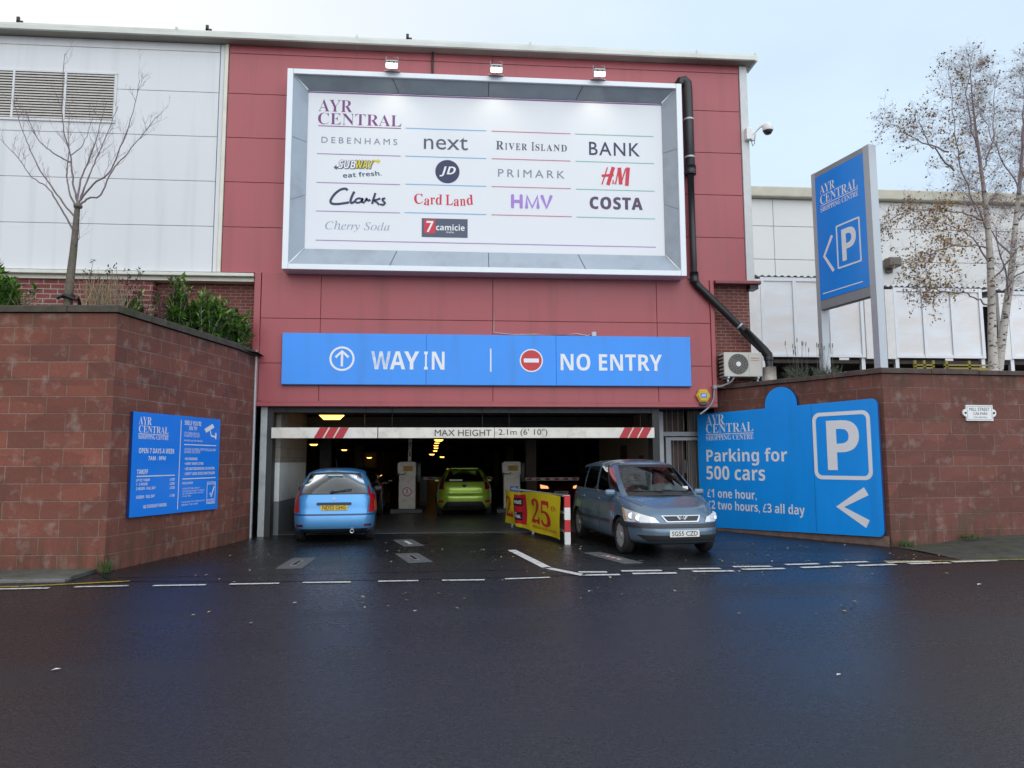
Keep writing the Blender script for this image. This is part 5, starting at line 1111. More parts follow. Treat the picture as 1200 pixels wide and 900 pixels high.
m = MB(); onb(m, '2', (.36, .235, .22, .84)); onb(m, '5', (.215, .11, .20, .82)); onb(m, '2', (.97, .80, .22, .84)); onb(m, 'th', (.09, .045, .62, .76), 0, ''); onb(m, 'ANNIVERSARY', (.34, .05, .10, .17), 0, '')
onb(m, 'HAMS', (.735, .52, .66, .78), 1, 'bold'); onb(m, 'CENTRAL', (.745, .51, .26, .35), 1, 'bold'); onb(m, 'AYR', (.735, .62, .365, .42), 1, 'bold')
obj('lettering', m, [mat('banner_print', (.48, .02, .02), .5), LETW], t)
# side gate on the right of the opening
t = thing('side_gate', 'grey barred side gate and mesh screen with a white post beside the opening', 'gate', (5.3, 1.1, 0))
m = MB(); m.box(5.045, 5.15, 1.1, 1.2, 0, 2.80, 0, bev=.008); obj('post', m, mat('gate_white', (.52, .54, .56), .5, var=.12, scale=4), t)
m = MB(); m.box(5.155, 6.6, 1.12, 1.2, 2.205, 2.31, 0); m.box(5.205, 6.6, 1.11, 1.18, 2.10, 2.175, 0); m.box(5.205, 5.33, 1.11, 1.18, 0, 2.099, 0); obj('gate_frame', m, mat('gate_frame_grey', (.36, .38, .40), .5, var=.12, scale=4), t)
GB = mat('bar_pink_grey', (.33, .28, .26), .5, var=.1)
for i in range(6):
    m = MB(); m.tube([(5.40+i*.11, 1.15, .05), (5.40+i*.11, 1.15, 2.10)], .010, 6); obj('bar', m, GB, t)
for i in range(6):
    m = MB(); m.tube([(5.25+i*.14, 1.15, 2.31), (5.25+i*.14, 1.15, 2.84)], .010, 6); obj('bar', m, GB, t)
m = MB(); m.box(5.78, 6.6, 1.21, 1.23, 0, 2.82, 0); obj('mesh_screen', m, mat('mesh_grey', (.16, .155, .145), .7, var=.15, scale=3, bump=.4, bscale=120), t)
m = MB(); m.box(5.2, 5.775, 1.45, 1.48, 0, 2.82, 0); obj('back_panel', m, mat('gate_back', (.14, .10, .09), .8, var=.2), t)
m = MB(); m.box(5.62, 5.71, 1.12, 1.17, 1.3, 1.63, 0, bev=.008); obj('lock_plate', m, BLACK, t)
# slot plates let into the tarmac
for lab, x, y, rz, wht in (('plain slotted plate in the tarmac nearest the left wall', -2.44, -4.2, 0, 0), ('skewed slotted plate in the tarmac in front of the blue hatchback', -.62, -3.75, 14, 0), ('slotted plate with a white insert, right of the blue hatchback', -.84, -1.45, 14, 1), ('slotted plate with red and white insert beside the front wheel of the people carrier', 2.68, -4.1, 15, 2)):
    t = thing('slot_plate', lab, 'ground plate', (x, y, .006), R(rz), 'slotted plates in the forecourt')
    wd, ln = (.20, .62) if wht < 2 else (.17, .75)
    m = MB(); m.box(-wd, wd, -ln, ln, 0, .006, 0, bev=.003); obj('plate', m, mat('plate_concrete', (.085, .09, .088), .6, var=.3, scale=10, bump=.3), t, local=True)
    m = MB(); m.ring([(-.05, -.30), (.05, -.30), (.05, .30), (-.05, .30)], [(-.035, -.285), (.035, -.285), (.035, .285), (-.035, .285)], lambda u, v, h: Vector((u, v, h)), .006, .011); obj('slot_rim', m, mat('rim_grey', (.22, .22, .21), .5), t, local=True)
    m = MB()
    for i in range(6): flat(m, [(-.035, -.285+i*.095), (.035, -.285+i*.095), (.035, -.195+i*.095), (-.035, -.195+i*.095)], .008, (0 if wht == 0 else 1 if wht == 1 else 1+(i % 2)))
    obj('slot', m, [BLACK, PAINT, REDP], t, local=True)
# ------------------------------------------------------------------ things on the building
t = thing('drainpipe', 'black drainpipe running down beside the billboard and slanting over the brick', 'drainpipe', (5.54, -.1, 4.0))
m = MB(); m.tube([(5.36, -.14, 10.50), (5.42, -.14, 10.60), (5.50, -.14, 10.62), (5.565, -.14, 10.56), (5.575, -.14, 10.4), (5.585, -.14, 8.35)], .115, 14); m.tube([(5.588, -.14, 8.5), (5.60, -.14, 5.85)], .075, 12); m.tube([(5.585, -.14, 8.3), (5.585, -.14, 8.5)], .135, 14)
m.tube([(5.60, -.14, 5.95), (5.61, -.14, 5.72)], .10, 12); m.tube([(5.60, -.14, 5.80), (5.66, -.145, 5.66), (5.80, -.15, 5.52), (7.18, -.2, 4.13), (7.27, -.2, 4.0), (7.29, -.2, 3.7)], .085, 12); m.tube([(6.72, -.18, 4.60), (7.16, -.2, 4.15), (7.27, -.2, 4.02), (7.28, -.2, 3.9)], .105, 12); obj('pipe', m, BLACK, t)
m = MB()
for z in (9.65, 8.72): m.lathe([(.118, -.02), (.124, 0), (.118, .02)], (0, 0, 1), (5.583, -.14, z), 16)
m.lathe([(.09, -.02), (.098, 0), (.09, .02)], Vector((1, 0, -1)), (6.62, -.18, 4.70), 16); m.box(5.50, 5.68, -.05, 0, 5.83, 5.89)
obj('pipe_clip', m, STEEL, t)
m = MB(); m.tube([(7.29, -.2, 3.38), (7.29, -.2, 3.74)], .15, 14); obj('pipe_shoe', m, mat('pipe_mortar', (.42, .38, .35), .9, var=.25, bump=.4), t)
t = thing('cable_drop', 'short black cable hanging from the eaves down to the billboard', 'cable', (-.47, -.06, 10.4))
m = MB(); m.tube([(-.47, -.05, 11.12), (-.475, -.05, 10.8), (-.47, -.08, 10.36)], .028, 6); m.tube([(-.5, -.08, 10.45), (-.47, -.08, 10.34)], .05, 6); obj('cable', m, BLACK, t)
t = thing('security_camera', 'white dome security camera on an arm at the corner of the building', 'camera', (7.1, -.05, 9.4))
m = MB(); m.box(6.98, 7.12, -.16, -.031, 9.22, 9.52, 0, bev=.015); m.tube([(7.10, -.1, 9.32), (7.30, -.2, 9.52), (7.46, -.24, 9.55)], .035, 8); m.box(7.10, 7.18, -.14, -.06, 9.2, 9.4, 0, bev=.01); obj('bracket', m, WHITE, t)
m = MB(); m.lathe([(0, .13), (.08, .12), (.12, .06), (.125, -.02), (.12, -.06)], (0, 0, 1), (7.47, -.24, 9.46), 20); obj('housing', m, WHITE, t)
m = MB(); m.lathe([(.105, -.061), (.10, -.10), (.07, -.14), (0, -.16)], (0, 0, 1), (7.47, -.24, 9.46), 18); obj('dome', m, mat('smoked_dome', (.03, .035, .045), .08, var=.05), t)
m = MB(); m.tube([(7.1, -.12, 9.2), (7.13, -.14, 9.05), (7.18, -.12, 9.12), (7.2, -.14, 9.35)], .008, 5); obj('lead', m, BLACK, t)
t = thing('alarm_box', 'small yellow hexagonal alarm box under the right end of the fascia sign', 'alarm', (5.74, -.08, 3.05))
fr = frame((5.735, -.082, 3.085), (1, 0, 0), (0, -1, 0))
hx = lambda r_: [(r_*math.cos(R(60*i)), r_*math.sin(R(60*i))) for i in range(6)]
m = MB(); m.prism(hx(.165), fr, 0, .06); m.prism(hx(.135), fr, .061, .085); obj('case', m, mat('alarm_yellow', (.62, .40, .01), .4, var=.06), t)
m = MB(); rect(m, (-.075, .075, -.05, .05), fr, .087, 0); write(m, 'ADT', 'bold', (-.055, .055, -.025, .03), fr, .089, 1); obj('lettering', m, [mat('alarm_blue', (.06, .2, .55), .4), LETW], t)
m = MB(); m.box(5.65, 5.83, -.16, -.085, 2.865, 2.925, 0, bev=.015); obj('strobe', m, mat('strobe_dark', (.05, .05, .045), .3), t)
t = thing('sensor_box', 'little pale sensor box on top of the fascia sign with a thin cable', 'sensor', (3.2, -.12, 4.43))
m = MB(); m.box(3.18, 3.28, -.15, -.07, 4.432, 4.53, 0, bev=.008); obj('case', m, mat('sensor_grey', (.5, .55, .58), .4), t)
m = MB(); m.tube([(.95, -.07, 5.0), (.95, -.07, 4.5), (1.4, -.09, 4.455), (1.9, -.09, 4.47), (2.4, -.09, 4.445), (2.85, -.09, 4.49), (3.1, -.09, 4.45), (3.2, -.09, 4.50)], .008, 5); obj('lead', m, OFFW, t)
t = thing('air_conditioner', 'cream air conditioning unit with a round fan on the right wall beside the red front', 'air conditioner', (6.6, -.05, 3.37))
yb = -.34
m = MB(); m.box(6.17, 7.06, yb, yb+.36, 3.50, 4.06, 0, bev=.02); obj('casing', m, mat('ac_cream', (.55, .54, .49), .45, var=.06, scale=3), t)
fr = frame((6.50, yb, 3.79), (1, 0, 0), (0, -1, 0))
m = MB(); m.prism(circ(0, 0, .235, 32), fr, .0, .004, 0); 
for r_ in (.06, .095, .13, .165, .20, .232): m.ring(circ(0, 0, r_, 32), circ(0, 0, r_-.007, 32), fr, .004, .014, 1)
for i in range(16):
    a = R(22.5*i); stroke(m, [(.05*math.cos(a), .05*math.sin(a)), (.23*math.cos(a+.5), .23*math.sin(a+.5))], .006, fr, .013, 1)
m.prism(circ(0, 0, .055, 20), fr, .005, .02, 2); obj('fan_grille', m, [mat('fan_dark', (.07, .065, .06), .6), mat('fan_wire', (.28, .27, .25), .5), WHITE], t)
m = MB(); m.box(6.745, 6.75, yb-.003, yb, 3.53, 4.03, 0); rect(m, (.30, .50, .13, .145), fr, .004, 1)
rect(m, (.30, .50, .08, .09), fr, .004, 1); obj('panel_seam', m, [mat('seam_grey', (.3, .29, .27), .6), mat('ac_red', (.55, .08, .07), .5)], t)
m = MB()
for i in range(6): m.box(6.150, 6.172, yb+.02, yb+.34, 3.54+i*.085, 3.58+i*.085, 0)
obj('side_vent', m, BLACK, t)
m = MB()
for x in (6.26, 6.96): m.box(x-.02, x+.02, yb-.02, .35, 3.46, 3.498, 0); m.tube([(x, yb+.03, 3.37), (x, yb+.05, 3.47)], .022, 6)
m.tube([(7.08, yb+.18, 3.62), (7.08, yb+.18, 3.92)], .05, 8); obj('bracket', m, STEEL, t)
t = thing('cable_run', 'grey cable drooping from the air conditioning unit down behind the parking board', 'cable', (6.1, -.1, 3.0))
m = MB(); m.tube(spline([(6.42, -.30, 3.50), (6.33, -.25, 3.38), (6.15, -.18, 3.30), (6.02, -.16, 3.28), (5.99, -.14, 3.15), (5.96, -.14, 2.98), (5.86, -.12, 2.82), (5.66, -.10, 2.66)], 5), .022, 6); m.box(5.96, 6.04, -.19, -.10, 3.24, 3.32); obj('cable', m, mat('cable_grey', (.28, .28, .29), .5), t)
# lamps of the hall
def hall_lamp(x, y, z, wd, lab):
    t = thing('ceiling_lamp', lab, 'lamp', (x, y, z), 0, 'sodium lamps in the parking hall')
    m = MB(); m.box(-wd/2-.03, wd/2+.03, -.06, .06, .062, .10, 0); m.tube([(0, 0, .12), (0, 0, max(.14, 2.62-z))], .012, 5); obj('fitting', m, CEIL, t, local=True)
    m = MB(); V = [(-wd/2, .06), (-wd*.32, .06-.18*min(wd, .6)), (wd*.32, .06-.18*min(wd, .6)), (wd/2, .06)]; m.prism(V, lambda u, q, h: Vector((u, -.055+h, q)), 0, .11); obj('diffuser', m, LAMP, t, local=True)
hall_lamp(-2.95, 2.1, 2.70, .60, 'large yellow lamp just inside the entrance, above the height bar')
for x, y, z, wd, lab in ((-6.67, 20.2, 2.40, .38, 'yellow lamp low on the left side of the parking hall'), (-7.7, 37.8, 2.40, .40, 'small yellow lamp behind the left lane'), (-9.3, 70-1, 2.0, .6, 'faint yellow lamp pair left of the raised arm'),
    (-.48, 12.8, 2.40, .36, 'nearest yellow lamp in the row above the green car'), (-.63, 17.1, 2.40, .28, 'second yellow lamp of the row above the green car'), (-.79, 22.9, 2.40, .28, 'third yellow lamp of the row above the green car'), (-.95, 31.1, 2.40, .30, 'fourth yellow lamp of the row above the green car'),
    (-1.27, 43.8, 2.40, .36, 'fifth yellow lamp of the row above the green car'), (-1.75, 52, 2.20, .5, 'sixth yellow lamp of the row above the green car'), (-.9, 60, 2.0, .5, 'farthest yellow lamp of the row above the green car'), (5.0, 9.1, 2.40, .2, 'tiny yellow lamp just under the right end of the height bar')):
    hall_lamp(x, y, z, wd, lab)
# ------------------------------------------------------------------ background on the right
t = thing('warehouse', 'long pale grey panelled building with a cream gutter behind the right planter', 'building', (30, 12, 3.27))
m = MB()
xs_ = [7.05, 13.2, 19.3, 25.4, 31.5, 37.6, 43.7, 60]; zs_ = [3.3, 5.6, 7.0, 8.4, 9.8, 11.2, 12.35]
for a, b in zip(xs_[:-1], xs_[1:]):
    for c, d in zip(zs_[:-1], zs_[1:]): m.box(a+.012, b-.012, 12, 12.1, c+.012, d-.012, 0)
m.box(7.06, 60, 12.06, 12.15, 3.3, 12.35, 1); m.box(7.05, 60, 12.16, 40, 3.3, 12.4, 0); obj('wall', m, [mat('warehouse_panel', (.66, .66, .65), .5, var=.04, scale=.5), WJOINT], t)
m = MB(); m.box(7.05, 60.2, 11.72, 12.3, 12.36, 12.80, 0, bev=.05); m.box(7.1, 60, 12, 40, 12.80, 12.86, 0); obj('roof', m, mat('gutter_cream', (.50, .47, .38), .5, var=.12, scale=2), t)
t = thing('wall_lamp', 'dark box lamp on the pale building, partly behind the birch twigs', 'lamp', (18, 11.8, 9.6))
m = MB(); m.box(17.75, 18.3, 11.4, 11.9, 9.45, 9.85, 0, bev=.08); m.box(17.9, 18.15, 11.85, 12.02, 9.3, 9.9, 0); obj('housing', m, mat('lamp_brown', (.12, .10, .08), .5), t)
SCRM = mat('screen_frame', (.70, .71, .74), .4, .2, var=.06, scale=3); SCRW = mat('screen_white', (.82, .80, .78), .45, var=.05)
n = N('polycarbonate'); wv = n.n('TexWave', Scale=10); tcx = n.n('TexCoord'); n.l(tcx.outputs['Object'], wv.inputs['Vector']); wv.inputs['Distortion'].default_value = 0
c = n.mix(n.mr(n.noise(1.6, 4, sc=(.35, 1, 1.3)), .35, .65, 0, 1), (.74, .69, .66), (.80, .82, .86)); n.l(c, n.b.inputs['Base Color']); n.b.inputs['Roughness'].default_value = .16; n.b.inputs['Specular IOR Level'].default_value = .6  # warm and cool bands paint cloud reflections into the pane colour
n.bump(wv.outputs[0], .15, .01); POLY = n.m
def shelter(label, x0, xs_, x1, ztop, endw):
    t = thing('glazed_shelter', label, 'shelter', ((x0+x1)/2, 2.0, 3.28), 0, 'glazed shelters behind the right wall')
    zb = 4.30; zt = ztop
    m = MB()
    for x in xs_: m.box(x-.045, x+.045, 1.94, 2.02, zb, zt, 0)
    for a, b in zip(xs_[:-1], xs_[1:]): m.box(a+.046, b-.046, 1.945, 2.02, zb, zb+.08, 0); m.box(a+.046, b-.046, 1.945, 2.02, zt-.10, zt, 0)
    for x in (xs_[0], xs_[-1]): m.box(x-.05, x+.05, 2.0, 2.1, 3.28, zb-.001, 0)
    obj('frame', m, SCRM, t)
    for a, b in zip(xs_[:-1], xs_[1:]):
        m = MB(); m.box(a+.046, b-.046, 1.975, 1.99, zb+.081, zt-.101, 0); obj('pane', m, POLY, t)
    for a, b in endw:
        m = MB(); m.box(a, b, 1.92, 2.03, zb-.04, zt-.06, 0, bev=.01); obj('side_panel', m, SCRW, t)
    m = MB(); G = []
    for j in (0, 1): G.append([Vector((x0+(x1-x0)*i/160, 1.925+j*2.0, zt+.03+j*.25+.022*math.sin(i*math.pi/4))) for i in range(161)])
    m.grid(G); obj('roof', m, mat('corrugated_clear', (.72, .75, .78), .3, var=.1), t)
    m = MB(); m.box(x0, x1, 2.04, 4.0, 4.15, 4.24, 0); m.box(x0+.1, x1-.1, 3.9, 4.0, 3.3, zt, 0); obj('deck', m, mat('shelter_dark', (.06, .045, .04), .8, var=.3), t)
shelter('glazed shelter behind the totem sign, with ribbed panes and a wavy clear roof', 7.75, [8.14, 9.02, 10.0, 10.86], 11.35, 6.42, ((7.72, 8.08), (10.92, 11.30)))
shelter('middle glazed shelter, behind the birch trunks', 11.50, [11.80, 12.60, 13.40, 14.22], 14.60, 6.20, ((11.50, 11.74),))
shelter('glazed shelter at the right edge, beyond the birches', 14.72, [15.05, 15.9, 16.8, 17.7], 18.0, 6.15, ((14.72, 14.98),))
for x, lab in ((12.35, 'yellow skip edge low under the middle shelter, left piece'), (13.6, 'longer yellow rail low under the middle shelter')):
    t = thing('yellow_barrier', lab, 'barrier', (x, 2.4, 3.28), 0, None); ww = .28 if x < 13 else .7
    m = MB(); m.box(x-ww, x+ww, 1.70, 1.76, 3.95, 4.02); m.box(x-ww, x+ww, 1.70, 1.76, 4.06, 4.10)
    for s_ in (-1, 0, 1): m.box(x+s_*ww*.9-.03, x+s_*ww*.9+.03, 1.70, 1.76, 3.28, 4.2)
    obj('rail', m, mat('barrier_yellow', (.28, .22, .03), .5, var=.15), t)
# ------------------------------------------------------------------ trees and planting
BARK = mat('smooth_bark', (.13, .11, .085), .8, var=.3, scale=14, bump=.4, dirt=((.10, .11, .05), 6, .6)); TWIG = mat('twig', (.20, .155, .165), .8, var=.25, scale=10)
n = N('birch_bark'); tcx = n.n('TexCoord'); vn = n.noise(9, 5, sc=(1, 1, 2.6)); bg_ = n.noise(1.3, 4)
c = n.mix(n.mr(vn, .55, .62, 0, 1), (.52, .48, .43), (.05, .045, .04)); c = n.mix(n.mr(bg_, .45, .7, 0, .5), c, (.25, .21, .18)); n.l(c, n.b.inputs['Base Color']); n.b.inputs['Roughness'].default_value = .75; BIRCH = n.m
def jitter(P, rg, amt, n=5):
    out = [Vector(P[0])]; S_ = spline([Vector(p) for p in P], n)
    for i, p in enumerate(S_[1:]): out.append(p+Vector((rg.gauss(0, amt), rg.gauss(0, amt), rg.gauss(0, amt))))
    return out
def twigs(mb, P, r0, rg, n, ln, up, level, tips, side=None, droop=0):
    L_ = [0]
    for a, b in zip(P[:-1], P[1:]): L_.append(L_[-1]+(b-a).length)
    for _ in range(n):
        t = (.25+.75*rg.random())*L_[-1]; i = max(k for k in range(len(P)-1) if L_[k] <= t); f = (t-L_[i])/max(1e-6, L_[i+1]-L_[i]); p = P[i].lerp(P[i+1], f); d = (P[i+1]-P[i]).normalized()
        o = Vector((rg.gauss(0, 1), rg.gauss(0, 1), rg.gauss(0, .6))); o -= d*o.dot(d); o.normalize()
        v = (d*.75+o*.75+Vector((0, 0, up))).normalized(); q = [p]; l_ = ln*(.4+.8*rg.random())*(1-.4*t/L_[-1]); k = 6
        for j in range(k):
            v = (v+Vector((rg.gauss(0, .12), rg.gauss(0, .12), rg.gauss(0, .10)+up*.12-droop*j/k*.5))).normalized(); q.append(q[-1]+v*l_/k)
        rr = r0*(.45+.3*rg.random()); mb.tube(q, [rr*(1-.8*j/k) for j in range(k+1)], 4 if level else 5, 0, False)
        tips.append(q)
        if level: twigs(mb, q, rr, rg, max(2, n//3 if level > 1 else n//4), ln*.45, up, level-1, tips, droop=droop)
BARE=[[[-7.043,-2.5,4.521],[-7.021,-2.5,4.937],[-6.993,-2.5,5.503],[-6.977,-2.5,6.04],[-6.967,-2.5,6.401]],[[-7.016,-2.5,5.909],[-7.251,-2.5,6.312],[-7.485,-2.5,6.683],[-7.77,-2.5,6.889],[-8.099,-2.5,7.308],[-8.391,-2.5,7.614]],[[-6.999,-2.5,6.154],[-7.294,-2.5,6.524],[-7.623,-2.5,6.959],[-7.86,-2.5,7.366],[-8.071,-2.5,7.825],[-8.292,-2.5,8.42]],[[-6.978,-2.5,6.319],[-7.181,-2.5,6.692],[-7.324,-2.5,7.051],[-7.399,-2.5,7.547],[-7.504,-2.5,8.046],[-7.623,-2.5,8.75]],[[-6.967,-2.5,6.401],[-7.066,-2.5,6.81],[-7.145,-2.5,7.389],[-7.276,-2.5,7.802],[-7.34,-2.5,8.389],[-7.332,-2.5,9.326]],[[-7.143,-2.5,7.356],[-6.968,-2.5,7.528],[-6.861,-2.5,7.817],[-6.74,-2.5,8.446]],[[-6.954,-2.5,6.434],[-6.852,-2.5,6.817],[-6.752,-2.5,7.235],[-6.594,-2.5,7.742],[-6.412,-2.5,8.425]],[[-6.94,-2.5,6.468],[-6.666,-2.5,6.772],[-6.324,-2.5,6.998],[-6.113,-2.5,7.422],[-5.903,-2.5,7.901],[-5.731,-2.5,8.588]],[[-6.921,-2.5,6.402],[-6.776,-2.5,6.538],[-6.566,-2.5,6.61],[-6.39,-2.5,7.079],[-6.115,-2.5,7.456],[-5.795,-2.5,7.939],[-5.619,-2.5,8.2]],[[-6.969,-2.5,6.434],[-6.964,-2.5,6.896],[-6.825,-2.5,7.433],[-6.757,-2.5,7.905],[-6.668,-2.5,8.551]],[[-7.151,-2.5,7.222],[-7.372,-2.5,7.348],[-7.658,-2.5,7.539],[-7.982,-2.5,7.861],[-8.327,-2.5,8.486]],[[-6.967,-2.5,5.584],[-6.835,-2.5,5.668],[-6.682,-2.5,5.639],[-6.573,-2.5,5.886]]]
rg = random.Random(11)
for P in BARE[1:]:
    dy = rg.uniform(-.9, .9)
    for i, p in enumerate(P): p[1] += dy*(i/(len(P)-1))**1.2
BARE[0][0][2] = 3.95
t = thing('bare_tree', 'small leafless street tree with upswept branches in the left planter', 'tree', (-7.04, -2.5, 3.95))
m = MB(); T_ = spline([Vector(p) for p in BARE[0]], 5); m.tube(T_, [.082-.04*i/len(T_) for i in range(len(T_))], 10); m.lathe([(0, -.05), (.075, -.02), (.08, .02), (.03, .07), (0, .08)], (0, 0, 1), (-6.95, -2.52, 6.36), 8); obj('trunk', m, BARK, t)
m = MB(); tips = []
for i, P in enumerate(BARE[1:]):
    Q = jitter(P, rg, .006); r0 = .019 if len(P) > 4 else .010
    m.tube(Q, [r0*(1-.82*j/len(Q)) for j in range(len(Q))], 6); twigs(m, Q, r0*.34, rg, 11 if len(P) > 4 else 7, .62, .6, 2, tips)
obj('crown', m, TWIG, t)
m = MB(); m.tube([(-7.2, -2.55, 4.62), (-7.05, -2.62, 4.66), (-6.85, -2.55, 4.58)], .035, 6); m.lathe([(.10, -.04), (.112, 0), (.10, .04)], (0, 0, 1), (-7.03, -2.5, 4.66), 12); m.tube([(-6.83, -2.5, 3.9), (-6.83, -2.5, 4.66)], .035, 8); obj('tree_tie', m, TRIM, t)
def leaf(mb, p, d, n, ln, wd, m=0, fold=.15):
    d = d.normalized(); s_ = d.cross(n); s_ = s_.normalized() if s_.length > 1e-5 else d.orthogonal(); n = s_.cross(d)
    a, b, c, e = p, p+d*ln*.45+s_*wd/2+n*wd*fold, p+d*ln, p+d*ln*.45-s_*wd/2+n*wd*fold; mid = p+d*ln*.5
    mb.face([a, b, c], m); mb.face([a, c, e], m)
def rv(rg, z=1): return Vector((rg.gauss(0, 1), rg.gauss(0, 1), rg.gauss(0, z))).normalized()
BIRCHA=[[[11.175,-2.2,3.412],[11.205,-2.2,4.055],[11.255,-2.2,4.958],[11.286,-2.2,5.873],[11.284,-2.2,6.612],[11.251,-2.2,7.452],[11.198,-2.2,8.301],[11.152,-2.2,9.255],[11.147,-2.2,9.989]],[[11.321,-2.2,6.335],[10.979,-2.2,6.884],[10.65,-2.2,7.622],[10.472,-2.2,8.371],[10.369,-2.2,9.129],[10.286,-2.2,9.894]],[[11.222,-2.2,4.776],[10.933,-2.2,4.953],[10.566,-2.2,5.093],[10.102,-2.2,5.158],[9.643,-2.2,5.295]],[[11.272,-2.2,5.689],[10.925,-2.2,6.141],[10.47,-2.2,6.408],[9.912,-2.2,6.542]],[[11.301,-2.2,6.576],[10.877,-2.2,6.788],[10.219,-2.2,6.901],[9.457,-2.2,6.789],[8.985,-2.2,6.41]],[[11.227,-2.2,7.64],[11.567,-2.2,8.313],[11.763,-2.2,9.086],[11.899,-2.2,9.826]],[[11.263,-2.2,5.323],[11.573,-2.2,5.879],[11.882,-2.2,6.162]],[[10.618,-2.2,7.715],[10.095,-2.2,7.887],[9.574,-2.2,8.058],[9.211,-2.2,8.328]],[[10.532,-2.2,8.127],[10.043,-2.2,8.546],[9.6,-2.2,9.1]],[[11.3,-2.2,6.057],[10.728,-2.2,6.045],[10.06,-2.2,5.94],[9.418,-2.2,5.563]],[[11.207,-2.2,8.149],[10.916,-2.2,8.672],[10.777,-2.2,9.432],[10.739,-2.2,10.01]]]
BIRCHB=[[[11.725,-1.6,3.488],[11.895,-1.6,4.16],[12.106,-1.6,5.105],[12.266,-1.6,5.871],[12.415,-1.6,6.742],[12.595,-1.6,7.724],[12.756,-1.6,8.719],[12.928,-1.6,9.83],[13.048,-1.6,10.546]],[[12.196,-1.6,5.487],[12.458,-1.6,5.778],[12.863,-1.6,6.075]],[[12.301,-1.6,6.063],[12.107,-1.6,6.638],[12.019,-1.6,7.316],[11.91,-1.6,7.998]],[[12.42,-1.6,6.8],[12.757,-1.6,7.238],[13.205,-1.6,7.741]],[[12.563,-1.6,7.585],[12.337,-1.6,8.308],[12.188,-1.6,8.998],[12.046,-1.6,9.795]],[[12.079,-1.6,5.01],[11.797,-1.6,5.195],[11.522,-1.6,5.475]],[[12.683,-1.6,8.319],[12.555,-1.6,9.011],[12.553,-1.6,10.017]],[[12.487,-1.6,7.133],[13.026,-1.6,8.032],[13.521,-1.6,9.045]],[[12.161,-1.6,5.296],[11.763,-1.6,6.052],[11.408,-1.6,6.622]]]
LEAFY = [mat('birch_leaf_gold', (.40, .25, .07), .6, var=.25, scale=30), mat('birch_leaf_brown', (.24, .14, .07), .6, var=.3, scale=30), mat('birch_leaf_green', (.16, .16, .04), .6, var=.3, scale=30)]
def birch(label, D, base, seed, leafw):
    rg = random.Random(seed)
    for P in D[1:]:
        dy = rg.uniform(-1.0, 1.0)
        for i, p in enumerate(P): p[1] += dy*(i/(len(P)-1))
    t = thing('birch_tree', label, 'tree', base, 0, 'birches on the right planter')
    D[0][0][2] = 3.28; T_ = spline([Vector(p) for p in D[0]], 5); k = len(T_)
    m = MB(); m.tube(T_[:int(k*.62)], [.098*(1-.88*i/k)+(.05 if i == 0 else 0) for i in range(int(k*.62))], 10); obj('trunk', m, BIRCH, t)
    m = MB(); tips = []
    m.tube(T_[int(k*.62)-1:], [.098*(1-.96*i/k) for i in range(int(k*.62)-1, k)], 7); twigs(m, T_[int(k*.3):], .0048, rg, 60, 1.0, .16, 2, tips, droop=.3)
    for P in D[1:]:
        Q = jitter(P, rg, .02); m.tube(Q, [.021*(1-.85*j/len(Q)) for j in range(len(Q))], 5); twigs(m, Q, .0042, rg, 34, .85, .10, 2, tips, droop=.35)
    obj('crown', m, mat('birch_twig', (.27, .21, .22), .8, var=.2), t)
    m = MB()
    for q in tips:
        c_ = q[-1]; keep = leafw(c_)
        for p in q[2:]:
            if rg.random() < keep:
                d = (rv(rg)+Vector((0, 0, -.8))).normalized(); leaf(m, p+rv(rg)*.03, d, rv(rg), rg.uniform(.045, .07), rg.uniform(.03, .045), (0 if rg.random() < .55 else 1) if c_.z < 8 else (1 if rg.random() < .6 else 2 if rg.random() < .6 else 0))
    obj('foliage', m, LEAFY, t)
birch('white barked birch with thin yellow brown leaves, nearer the totem sign', BIRCHA, (11.17, -2.2, 3.28), 3, lambda c: (.14 if c.z < 7.0 else .045) if c.x < 10.4 else .016)
birch('white barked birch leaning to the right edge, almost leafless', BIRCHB, (11.72, -1.6, 3.28), 8, lambda c: .012)
LG = [mat('laurel_leaf', (.10, .22, .032), .36, var=.3, scale=20), mat('laurel_leaf_dark', (.035, .09, .018), .38, var=.3, scale=20), mat('laurel_leaf_young', (.17, .27, .045), .42, var=.25, scale=20)]
def laurel(label, x, y, z0, w_, h_, seed, n=60, dp=.6):
    rg = random.Random(seed); t = thing('laurel_bush', label, 'shrub', (x, y, z0), 0, 'laurel bushes in the left planter'); st = MB(); fo_ = MB()
    for i in range(n):
        bx = x+rg.uniform(-w_, w_)*.7; by = y+rg.uniform(-dp, dp)*.7; hh = h_*(1-abs(bx-x)/w_*.45)*rg.uniform(.5, 1.0); top_ = Vector((bx+rg.gauss(0, .12), by+rg.gauss(0, .12), z0+hh)); b0 = Vector((bx*.6+x*.4, by, z0-.05)); Q = [b0, b0.lerp(top_, .5)+rv(rg)*.05, top_]; Q = spline(Q, 4)
        st.tube(Q, [.012*(1-.7*j/len(Q)) for j in range(len(Q))], 4, 0, False)
        for j, p in enumerate(Q[2:]):
            for _ in range(5):
                d = (rv(rg, .5)+Vector((0, 0, .45+.5*j/len(Q)))).normalized(); leaf(fo_, p+rv(rg)*.02, d, Vector((0, 0, 1))+rv(rg)*.4, rg.uniform(.11, .19), rg.uniform(.04, .065), 2 if j > 5 and rg.random() < .55 else (1 if rg.random() < .35 else 0))
    obj('stem', st, TWIG, t); obj('foliage', fo_, LG, t)
laurel('largest glossy green laurel bush, under the red panel at the end of the left planter', -4.98, -1.15, 3.98, .62, 1.02, 1, 90, .7)
laurel('tall pointed laurel left of the largest bush in the left planter', -5.42, -1.55, 3.98, .26, 1.32, 2, 36, .25)
